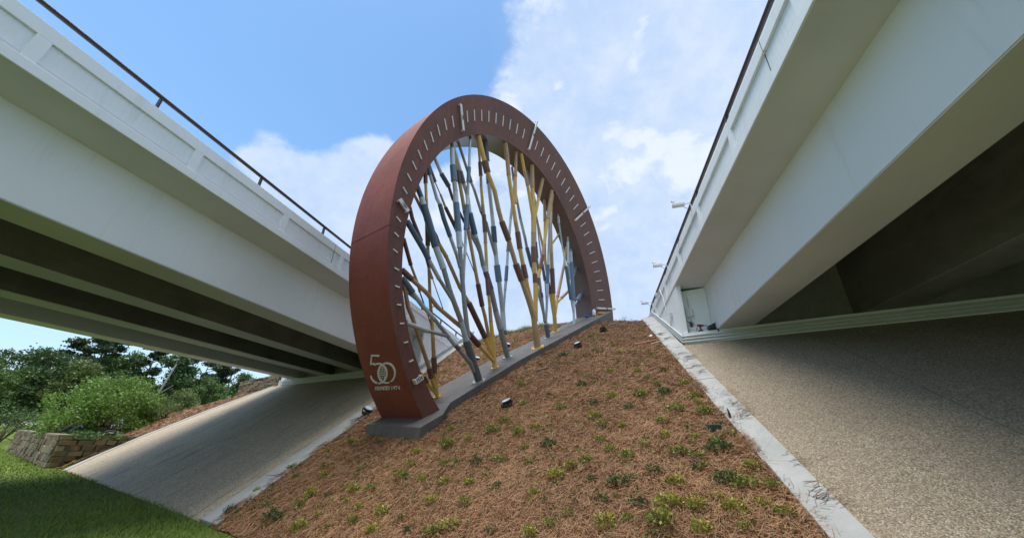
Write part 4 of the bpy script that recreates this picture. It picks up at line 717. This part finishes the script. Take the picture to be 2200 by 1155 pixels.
# ------------------------------------------------------------------ ground cover plants
def leaf_cloud(n, rad, size, g, flat=.8, up=0.0):
    p = g.normal(0, 1, (n, 3)); p /= np.linalg.norm(p, axis=1)[:, None]; p *= (g.uniform(.25, 1, n)**.6)[:, None]*np.array([rad, rad, rad*flat]); p[:, 2] = np.abs(p[:, 2])+up
    d = g.normal(0, 1, (n, 3))+p/np.linalg.norm(p, axis=1)[:, None]*.8; d /= np.linalg.norm(d, axis=1)[:, None]; s = np.cross(d, g.normal(0, 1, (n, 3))); s /= np.linalg.norm(s, axis=1)[:, None]; L = (size*g.uniform(.6, 1.25, n))[:, None]; W = L*.5
    V = np.stack([p, p+d*L*.5+s*W*.55, p+d*L, p+d*L*.5-s*W*.55], 1).reshape(-1, 3); return V, np.arange(n*4).reshape(-1, 4), p
g = np.random.default_rng(5); protos = []
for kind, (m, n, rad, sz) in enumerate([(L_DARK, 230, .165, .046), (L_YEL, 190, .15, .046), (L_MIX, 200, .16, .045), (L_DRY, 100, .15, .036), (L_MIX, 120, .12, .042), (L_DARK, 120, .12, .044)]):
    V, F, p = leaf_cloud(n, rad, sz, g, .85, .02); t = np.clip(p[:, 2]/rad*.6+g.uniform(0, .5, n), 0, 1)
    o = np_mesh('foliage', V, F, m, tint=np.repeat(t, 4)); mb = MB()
    for k in range(6): a = g.uniform(0, 6.28); mb.tube([(0, 0, -.02), (math.cos(a)*.04, math.sin(a)*.04, .06), (math.cos(a)*rad*.7, math.sin(a)*rad*.7, .06+g.uniform(.02, .09))], [.005, .004, .002], 5)
    st = mb.build('stems', BARK); protos.append((o.data, st.data)); bpy.data.objects.remove(o); bpy.data.objects.remove(st)
WORDS = ['dark green glossy clumps', 'yellow leaved clumps', 'green and yellow clumps', 'dull sparse clumps', 'small green yellow clumps', 'small dark green clumps']
ORD = ['leftmost', 'second from left', 'third from left', 'fourth from left', 'fifth from left', 'sixth from left', 'seventh from left', 'eighth from left', 'ninth from left', 'tenth from left', 'eleventh from left', 'twelfth from left'] + ['%dth from left' % k for k in range(13, 60)]
spots = [tuple(p) for p in PLANTS]; g2 = random.Random(12); tries = 0
while len(spots) < 298 and tries < 9000:
    tries += 1; x, y = g2.uniform(-6.85, 1.98), g2.uniform(3.3, 19.5)
    if y < YT(x)+.15: continue
    u, p = E1.x*x+E1.y*y, NN.x*x+NN.y*y
    if 5.7 < u < 17.6 and -10 < p < -7.0: continue
    if zs(x, y) > np.interp(x, CAPX, CAPZ)-.1: continue
    if min((x-a)**2+(y-b)**2 for a, b in spots) < (.36+.02*y)**2: continue
    if y > 9 and g2.random() < .2: continue
    spots.append((x, y))
planted = []
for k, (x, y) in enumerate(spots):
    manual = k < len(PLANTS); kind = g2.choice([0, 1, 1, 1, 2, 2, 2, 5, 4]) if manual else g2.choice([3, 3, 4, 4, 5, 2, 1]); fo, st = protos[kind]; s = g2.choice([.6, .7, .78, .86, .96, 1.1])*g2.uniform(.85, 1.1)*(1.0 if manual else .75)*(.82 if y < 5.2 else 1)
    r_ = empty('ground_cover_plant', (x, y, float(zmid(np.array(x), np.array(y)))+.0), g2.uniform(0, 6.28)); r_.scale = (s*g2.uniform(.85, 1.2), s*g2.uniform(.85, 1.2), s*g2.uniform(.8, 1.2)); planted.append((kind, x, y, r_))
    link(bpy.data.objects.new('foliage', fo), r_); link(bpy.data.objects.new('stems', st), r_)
def zone(x, y):
    d = y+.4212*x-3.924; side = 'at left' if x < -3.2 else 'in the middle' if x < -.4 else 'near the right curb'
    return ('in the nearest straw ' if d < 1.7 else 'in the second straw band ' if d < 3.4 else 'halfway up the bed ' if d < 6.5 else 'high on the bed ')+side
sets = {}
for kind, x, y, o in planted: sets.setdefault((kind, zone(x, y)), []).append((x/y, o))
for (kind, zn), l in sets.items():
    l.sort(key=lambda q: q[0])
    for k, (_, o) in enumerate(l): tag(o, '%s %s %s' % (ORD[k], WORDS[kind].replace('clumps', 'clump').replace('glossy ', ''), zn) if len(l) > 1 else 'lone %s %s' % (WORDS[kind].replace('clumps', 'clump'), zn), 'plant', 'ground cover plants set out in the pine straw')
# low leafy scraps between the plants
def scraps(n, seed):
    g = np.random.default_rng(seed); x = g.uniform(-7, 2.05, n*4); y = g.uniform(3, 20, n*4); pat = np.sin(x*3.1+2*np.sin(y*1.7))*np.cos(y*2.9+np.sin(x*2.3)); k = (y > YT(x)+.05) & (pat > .35) & (g.uniform(0, 1, n*4) < np.clip((9/np.hypot(x, y))**1.2, 0, 1)); x, y = x[k][:n], y[k][:n]; n = len(x)
    p = np.stack([x, y, zmid(x, y)+g.uniform(.02, .075, n)], -1); d = g.normal(0, 1, (n, 3)); d[:, 2] = np.abs(d[:, 2])*.8; d /= np.linalg.norm(d, axis=1)[:, None]; s = np.cross(d, g.normal(0, 1, (n, 3))); s /= np.linalg.norm(s, axis=1)[:, None]; L = g.uniform(.025, .05, n)[:, None]
    V = np.stack([p, p+d*L*.5+s*L*.3, p+d*L, p+d*L*.5-s*L*.3], 1).reshape(-1, 3); return tag(np_mesh('sparse_leaves', V, np.arange(n*4).reshape(-1, 4), L_DRY, tint=np.repeat(g.uniform(0, 1, n), 4)), kind='stuff')
scraps(9000, 31)
def small_cover(n, seed):   # the hundreds of smallest shoots between the counted plants
    g = np.random.default_rng(seed); Vs, Ts = [], []; c = 0
    while c < n:
        x, y = g.uniform(-6.95, 2.02), g.uniform(3.2, 19.5); u, p = E1.x*x+E1.y*y, NN.x*x+NN.y*y
        if y < YT(x)+.1 or (5.7 < u < 17.6 and -9.9 < p < -7.0): continue
        m = int(g.integers(8, 30)); V, F, p_ = leaf_cloud(m, g.uniform(.04, .10), .036, g, .8, .03); V = V+np.array([x, y, float(zmid(np.array(x), np.array(y)))]); Vs.append(V); Ts.append(np.full(len(V), g.uniform(.1, 1))*np.repeat(g.uniform(.6, 1, m), 4)); c += 1
    V = np.concatenate(Vs); return tag(np_mesh('ground_cover_shoots', V, np.arange(len(V)).reshape(-1, 4), L_MIX, tint=np.concatenate(Ts)), kind='stuff')
small_cover(620, 91)
def tufts(n, seed):   # wispy grass along the brow
    g = np.random.default_rng(seed); x = g.uniform(-7.0, -2.2, n); yb = (np.interp(x, CAPX, CAPZ)+1.962-.2106*x)/.5; y = yb+g.normal(-.1, .35, n); z = zmid(x, y); h = g.uniform(.08, .34, n)*(.5+.5*np.sin(x*3)**2); w = .012; a = g.uniform(0, 6.28, n); b = g.normal(0, .12, (n, 2))
    V = np.stack([np.stack([x-np.cos(a)*w, y-np.sin(a)*w, z], -1), np.stack([x+np.cos(a)*w, y+np.sin(a)*w, z], -1), np.stack([x+b[:, 0], y+b[:, 1], z+h], -1)], 1).reshape(-1, 3); return tag(np_mesh('brow_grass', V, np.arange(n*3).reshape(-1, 3), BLADE, tint=np.repeat(g.uniform(.2, 1, n), 3)), kind='stuff')
tufts(2600, 17)

# ------------------------------------------------------------------ stone walls and planter
def stone_meshes():
    out = []
    for k in range(7):
        bm = bmesh.new(); bmesh.ops.create_cube(bm, size=1); bmesh.ops.bevel(bm, geom=bm.edges[:], offset=.07, segments=1, affect='EDGES')
        for v in bm.verts: v.co += Vector((noise.noise(v.co*2.2+Vector((k*3.3, 0, 0))), noise.noise(v.co*2.2+Vector((0, k*5.1, 0))), noise.noise(v.co*2.2+Vector((0, 0, k*2.7)))))*.09
        me = bpy.data.meshes.new('stone'); bm.to_mesh(me); bm.free(); me.materials.append([STONE_A, STONE_B, STONE_A, STONE_C, STONE_B, STONE_A, STONE_C][k]); out.append(me)
    return out
STONES = stone_meshes()
def wall_run(root, a, b, z0f, z1f, th, ln, ch, seed, cap=True):
    """rubble wall from a to b: mortar core, one object per stone, flat coping stones"""
    g = random.Random(seed); a, b = Vector(a), Vector(b); D = (b-a); Ln = D.length; D.normalize(); n = Vector((D.y, -D.x)); base = Vector((root.location.x, root.location.y, root.location.z))
    mb = MB(); steps = max(1, int(Ln/1.0))
    for k in range(steps):
        s0, s1 = Ln*k/steps, Ln*(k+1)/steps; P = []
        for zf, dz in ((z0f, -.15), (z1f, -.06)):
            for s, t in ((s0, 0), (s0, -th), (s1, -th), (s1, 0)): q = a+D*s+n*(t-.03); P.append((q.x, q.y, zf(s/Ln)+dz))
        mb.hexa(P)
    mb.build('core', MORTAR, root, base); cnt = 0; ang = math.atan2(D.y, D.x); s = 0; cols = []
    zmin = min(z0f(0), z0f(1)); zmax = max(z1f(0), z1f(1)); z = zmin
    while z < zmax-.05:
        h = g.uniform(*ch); s = g.uniform(-.2, 0)
        while s < Ln:
            l = g.uniform(*ln); sc = min(max(s+l/2, .08), Ln-.05); f = sc/Ln; lo, hi = z0f(f), z1f(f)-.07
            zc = z+h/2
            if zc > lo-.05 and zc < hi and min(s+l, Ln)-max(s, 0) > .06:
                le = min(s+l, Ln)-max(s, 0); cc = (max(s, 0)+min(s+l, Ln))/2; hh = min(h, hi-z+.03); q = a+D*cc+n*(.0+g.uniform(-.012, .02)-.06); o = bpy.data.objects.new('stone', g.choice(STONES)); link(o, root); o.location = Vector((q.x, q.y, z+hh/2))-base; o.rotation_euler = (g.uniform(-.04, .04), g.uniform(-.11, .11), ang+g.uniform(-.03, .03)); o.location.z += g.uniform(-.025, .025); o.scale = (le*g.uniform(.86, 1.0), .20*g.uniform(.9, 1.25), hh*g.uniform(.82, 1.08)); cnt += 1
            s += l
        z += h
    if cap:
        s = 0
        while s < Ln-.02:
            l = min(g.uniform(.5, .9), Ln-s); f = (s+l/2)/Ln; q = a+D*(s+l/2)+n*(-th/2); o = bpy.data.objects.new('coping_stone', g.choice(STONES[:3])); link(o, root); o.location = Vector((q.x, q.y, z1f(f)-.03))-base; o.rotation_euler = (0, 0, ang); o.scale = (l*.98, th+.12, .075); s += l
    return cnt
wl = empty('planter_wall', (-22.0, 12.8, 0)); tag(wl, 'buff fieldstone planter wall at the edge of the lawn, cornered against the left paving', 'stone wall')
dirw = Vector((-.919, .394))
A0 = Vector((-22.0, 12.8)); A1 = A0+dirw*16.5
n1_ = wall_run(wl, A1, A0, lambda f: 0, lambda f: 1.24+.0*f, .4, (.24, .62), (.15, .31), 4)
n2_ = wall_run(wl, A0, (-21.25, 15.6), lambda f: min(1.2, f*1.25), lambda f: 1.24, .35, (.28, .6), (.16, .26), 5)
wu = empty('planter_wall', (-27, 15.6, .9)); tag(wu, 'upper tier of fieldstone planter wall set back above the lower one', 'stone wall')
wall_run(wu, A1+Vector((.3, .7)), A0+dirw*5.2+Vector((.25, .5)), lambda f: 1.0, lambda f: 1.72, .35, (.35, .75), (.18, .28), 6); wall_run(wu, A0+dirw*5.2+Vector((.25, .5)), A0+dirw*5.2+Vector((.9, 2.0)), lambda f: 1.0, lambda f: 1.72, .3, (.3, .6), (.18, .28), 9)
wb = empty('retaining_wall', (-21.3, 21, 3.9)); tag(wb, 'short sunlit stone wall at the top of the bank against the left abutment', 'stone wall')
wall_run(wb, (-24.2, 22.4), (-19.6, 20.75), lambda f: 3.1+.95*f, lambda f: 4.75+.25*f, .4, (.25, .65), (.12, .22), 7)
def spot(x, y, z, label, rz):
    e = empty('planter_spotlight', (x, y, z), rz); tag(e, label, 'spotlight', 'black spotlights on the planter wall'); mb = MB(); mb.tube([(0, 0, 0), (0, 0, .14)], .02, 7); mb.build('stem', BLACK, e); mb = MB(); mb.tube([(-.16, 0, .10), (.16, 0, .34)], [.07, .09], 12); mb.build('barrel', BLACK, e)
for (x, y, z, l) in ((-29.6, 16.15, 1.72, 'leftmost black spotlight on the upper planter wall'), (-28.3, 15.7, 1.72, 'second black spotlight from the left on the planter wall'), (-24.6, 14.4, 1.26, 'black spotlight on the lower planter wall left of its corner'), (-23.2, 13.9, 1.26, 'black spotlight at the lower wall corner in front of the shrub')): spot(x, y, z, l, .5)
e = empty('hose_reel', (-21.75, 14.3, 1.24)); tag(e, 'black coiled bundle lying on the planter edge near the paving', 'hose'); blob('coil', e, (0, 0, .1), (.3, .2, .14), BLACK, 2.2); 
mb = MB(); mb.box((-6, -.12, 0), (6, .12, .14)); o = mb.build('yellow_kerb', YPAINT, bevel=.02); o.location = (-84, 42, 0); o.rotation_euler = (0, 0, R(155)); tag(o, 'yellow painted kerb far across the lawn at the left edge', 'kerb')

# ------------------------------------------------------------------ trees
def crown_mesh(g, lobes, n, leaf):
    """leaf cards spread through the lobes (centre, radii); lobes broken by random sub-clumps"""
    Vs, T = [], []; vol = np.array([l[1][0]*l[1][1]*l[1][2] for l in lobes])**.67; share = vol/vol.sum()
    for (c, rad), sh_ in zip(lobes, share):
        m = max(8, int(n*sh_)); k = max(6, m//26); cc = g.normal(0, 1, (k, 3)); cc /= np.linalg.norm(cc, axis=1)[:, None]; cc *= (g.uniform(.2, 1, k)**.45)[:, None]*np.array(rad)*.86
        i = g.integers(0, k, m); p = cc[i]+g.normal(0, 1, (m, 3))*np.array(rad)*.23+np.array(c); d = g.normal(0, 1, (m, 3)); d /= np.linalg.norm(d, axis=1)[:, None]; s = np.cross(d, g.normal(0, 1, (m, 3))); s /= np.linalg.norm(s, axis=1)[:, None]; L = leaf*g.uniform(.6, 1.35, m)[:, None]
        Vs.append(np.stack([p-d*L*.5, p+s*L*.32, p+d*L*.5, p-s*L*.32], 1).reshape(-1, 3)); T.append(np.repeat(np.clip(g.uniform(0, 1, m)*.6+g.uniform(0, .4, k)[i], 0, 1), 4))
    V = np.concatenate(Vs); return V, np.arange(len(V)).reshape(-1, 4), np.concatenate(T)
def tree(name, x, y, z, h, kind, m, label, seed, group=None, n=4200, wide=1.0, bark=BARK):
    g = np.random.default_rng(seed); root = empty(name, (x, y, z)); tag(root, label, 'shrub' if 'shrub' in name or 'bush' in name else 'tree', group); lobes = []; limbs = []
    lean = g.normal(0, .02, 2)*h; top = Vector((lean[0], lean[1], h*.92)); trunk = [(0, 0, -.2), (lean[0]*.3, lean[1]*.3, h*.35), (lean[0]*.7, lean[1]*.7, h*.7), tuple(top)]
    if kind == 'pine':
        for k in range(13):
            f = .52+.48*k/12; a = g.uniform(0, 6.28); rr_ = h*.16*(1.15-abs(f-.75)*1.4)*g.uniform(.6, 1.2)*wide; c = (lean[0]*f+math.cos(a)*rr_, lean[1]*f+math.sin(a)*rr_, h*f); lobes.append((c, (h*.085*wide, h*.085*wide, h*.035))); limbs.append([(lean[0]*f, lean[1]*f, h*(f-.05)), c])
    elif kind == 'column':
        for k in range(9): f = .15+.8*k/8; rr_ = h*.14*wide*(1-.5*abs(f-.45)); a = g.uniform(0, 6.28); lobes.append(((math.cos(a)*rr_*.5, math.sin(a)*rr_*.5, h*f), (rr_, rr_, h*.09)))
    elif kind == 'dome':
        for k in range(52):
            a = g.uniform(0, 6.28); q = math.sqrt(g.uniform(.02, 1))*h*.56; zt_ = h*(.86-.42*(q/(h*.60))**2); f = zt_*g.uniform(.22, 1.0); c = (math.cos(a)*q, math.sin(a)*q, f); lobes.append((c, (h*.19, h*.19, h*.15))); limbs.append([(0, 0, 0), (c[0]*.35, c[1]*.35, c[2]*.6), c])
        trunk = [(0, 0, -.2), (.05, 0, h*.3), (0, .05, h*.5)]
    elif kind == 'shrub':
        for k in range(16): a = g.uniform(0, 6.28); q = g.uniform(.1, .9)*h*.80*wide; f = g.uniform(.35, .85)-.25*q/(h*wide); c = (math.cos(a)*q, math.sin(a)*q, h*f); lobes.append((c, (h*.24, h*.24, h*.15))); limbs.append([(0, 0, 0), (c[0]*.4, c[1]*.4, c[2]*.7), c])
        trunk = [(0, 0, -.2), (.05, 0, h*.4), (0, .05, h*.6)]
    else:
        for k in range(22): a = g.uniform(0, 6.28); f = g.uniform(.26, .93); q = h*.29*wide*g.uniform(.2, 1)*(1.1-abs(f-.6)*1.5); c = (math.cos(a)*q, math.sin(a)*q, h*f); s = h*g.uniform(.09, .17); lobes.append((c, (s*wide, s*wide, s*.75))); limbs.append([(lean[0]*f, lean[1]*f, h*f*.7), c])
    mb = MB(); r0 = h*(.016 if kind != 'shrub' else .03); mb.tube(trunk, [r0, r0*.85, r0*.6, r0*.25][:len(trunk)], 9)
    for l in limbs: mb.tube(l, [r0*.38]*(len(l)-1)+[r0*.1], 6)
    mb.build('trunk', bark, root); V, F, T = crown_mesh(g, lobes, n, {'pine': h*.024, 'shrub': h*.040, 'dome': h*.030}.get(kind, h*.028)); np_mesh('crown', V, F, m, root, tint=T); return root
def at(az, D): return math.sin(R(az))*D, math.cos(R(az))*D
TREES = [(-64.6, 78, 10.5, 'broad', T_DARK, 1.2, 'dark green broadleaf tree at the left edge of the photo'), (-62.6, 74, 10.2, 'broad', T_DARK, 1.2, 'dense dark broadleaf tree left of the tall pines'), (-61.0, 95, 14.8, 'pine', T_PINE, 1.1, 'tall spreading pine rising above the broadleaf trees at left'), (-59.7, 84, 14.3, 'pine', T_PINE, 1.0, 'tallest pine, its top just under the overpass edge'),
         (-60.3, 72, 9.3, 'broad', T_YEL, 1.0, 'thin yellow green tree in front of the tall pines'), (-57.6, 82, 12.4, 'broad', T_MID, 1.0, 'mid green broadleaf tree right of the tallest pine'), (-55.9, 78, 12.6, 'pine', T_PINE, .7, 'slender pine with a bare straight trunk'), (-53.4, 70, 11.6, 'column', T_DARK, 1.25, 'dark ivy covered tree standing like a column'), (-51.2, 88, 13.2, 'pine', T_PINE, 1.0, 'pine with open crown right of the ivy covered tree'),
         (-50.0, 76, 8.8, 'broad', T_MID, 1.0, 'rounded mid green tree above the mulch bank'), (-48.4, 90, 13.0, 'pine', T_PINE, 1.0, 'open crowned pine under the lowest girder'), (-46.8, 84, 11.5, 'broad', T_DARK, 1.0, 'dark tree near the stone wall under the overpass'), (-44.4, 60, 8.8, 'broad', T_LIGHT, .9, 'bright green tree just behind the short stone wall'), (-52.2, 64, 6.2, 'broad', T_YEL, 1.1, 'low yellow green bush before the ivy covered tree'),
         (-58.9, 66, 7.0, 'broad', T_MID, 1.2, 'low mid green tree behind the big shrub'), (-65.9, 70, 9.0, 'broad', T_MID, 1.1, 'mid green tree beyond the left edge'), (-42.5, 86, 11, 'broad', T_DARK, 1.0, 'dark tree hidden mostly by the left abutment')]
for k, (az, D, h, kind, m, wdt, lab) in enumerate(TREES): x, y = at(az, D); tree('pine_tree' if kind == 'pine' else 'broadleaf_tree', x, y, 0, h, kind, m, lab, 100+k, 'trees beyond the lawn', 9500, wdt)
for k in range(26):       # lower woods filling between
    az = -68+k*1.05; D = 100+rnd.uniform(-6, 12); x, y = at(az, D); tree('broadleaf_tree', x, y, 0, rnd.uniform(7.5, 11.5), 'broad', rnd.choice([T_DARK, T_DARK, T_MID]), '%s of the dark trees in the far row of the woods' % ORD[k], 300+k, 'far row of dark trees', 3600, 1.3)
for k in range(14):       # undergrowth at the wood's edge
    az = -66.5+k*1.6; D = 58+rnd.uniform(-6, 8); x, y = at(az, D)
    if az > -56 : D += 6; x, y = at(az, D)
    tree('understory_bush', x, y, 0, rnd.uniform(2.6, 4.2), 'shrub', rnd.choice([T_MID, T_DARK, T_YEL, T_MID]), '%s of the bushes along the edge of the wood' % ORD[k], 500+k, 'bushes along the edge of the wood', 1500, 1.2)
x, y = -26.4, 16.7
tree('large_shrub', x, y, 1.0, 3.7, 'dome', T_LIGHT, 'large airy bright green shrub growing in the stone planter', 41, None, 26000, 1.0)
tree('planter_shrub', -24.6, 18.6, 1.9, 1.5, 'shrub', T_YEL, 'low yellow green shrub right of the large one on the mulch bank', 44, None, 2600, 1.3)
tree('planter_shrub', -27.5, 20.5, 1.7, 1.7, 'shrub', T_YEL, 'low shrub on the bank behind the large bright one', 45, None, 2600, 1.3)
tree('pine_sapling', *at(-26.2, 40), 5.6, 8.2, 'broad', T_MID, 'tree tip showing above the left parapet beside the arch', 46, None, 2000, .8)
# bare leaning trunk among the trees
x, y = at(-55.2, 68); e = empty('bare_trunk', (x, y, 0)); tag(e, 'pale bare trunk leaning among the dark trees', 'dead tree'); mb = MB(); mb.tube([(0, 0, 0), (.9, .5, 4.5), (1.7, .9, 9.5)], [.15, .13, .09], 9); mb.tube([(1.1, .6, 5.6), (2.2, 1.2, 6.8)], [.07, .03], 6); mb.build('trunk', DEAD, e)
# leafy ground cover inside the planter
g = np.random.default_rng(77); n = 5200; u = g.uniform(-.3, 9, n); v = g.uniform(.35, 2.0, n); px = -22+dirw.x*u+.394*v; py = 12.8+dirw.y*u+.919*v; P = np.stack([px, py, 1.12+g.uniform(0, .30, n)*(.6+.4*np.sin(u*2.3))], -1)
d = g.normal(0, 1, (n, 3)); d /= np.linalg.norm(d, axis=1)[:, None]; s = np.cross(d, g.normal(0, 1, (n, 3))); s /= np.linalg.norm(s, axis=1)[:, None]; L = .09
tag(np_mesh('planter_ground_cover', np.stack([P, P+d*L*.5+s*L*.35, P+d*L, P+d*L*.5-s*L*.35], 1).reshape(-1, 3), np.arange(n*4).reshape(-1, 4), T_COV, tint=np.repeat(g.uniform(0, 1, n), 4)), kind='stuff')
mb = MB(); q = [A0, A0+dirw*16.4, A0+dirw*16.4+Vector((1.2, 2.8)), A0+Vector((1.0, 2.6))]; mb.hexa([(p.x-.35, p.y+.25, .2) for p in q]+[(p.x-.35, p.y+.25, 1.10) for p in q]); tag(mb.build('planter_soil', MULCH), kind='structure')
# dark weeds on the brow by the far foot and the right wing wall
for (x, y, s, l) in ((1.55, 16.75, .42, 'dark weedy shrub on the brow right of the far foot of the arch'), (2.2, 16.9, .30, 'small weedy tuft on the brow at the end of the right wing wall')):
    tree('weed_shrub', x, y, float(zmid(np.array(x), np.array(y)))-.02, s, 'shrub', T_DARK, l, int(x*100), None, 500, 1.3)
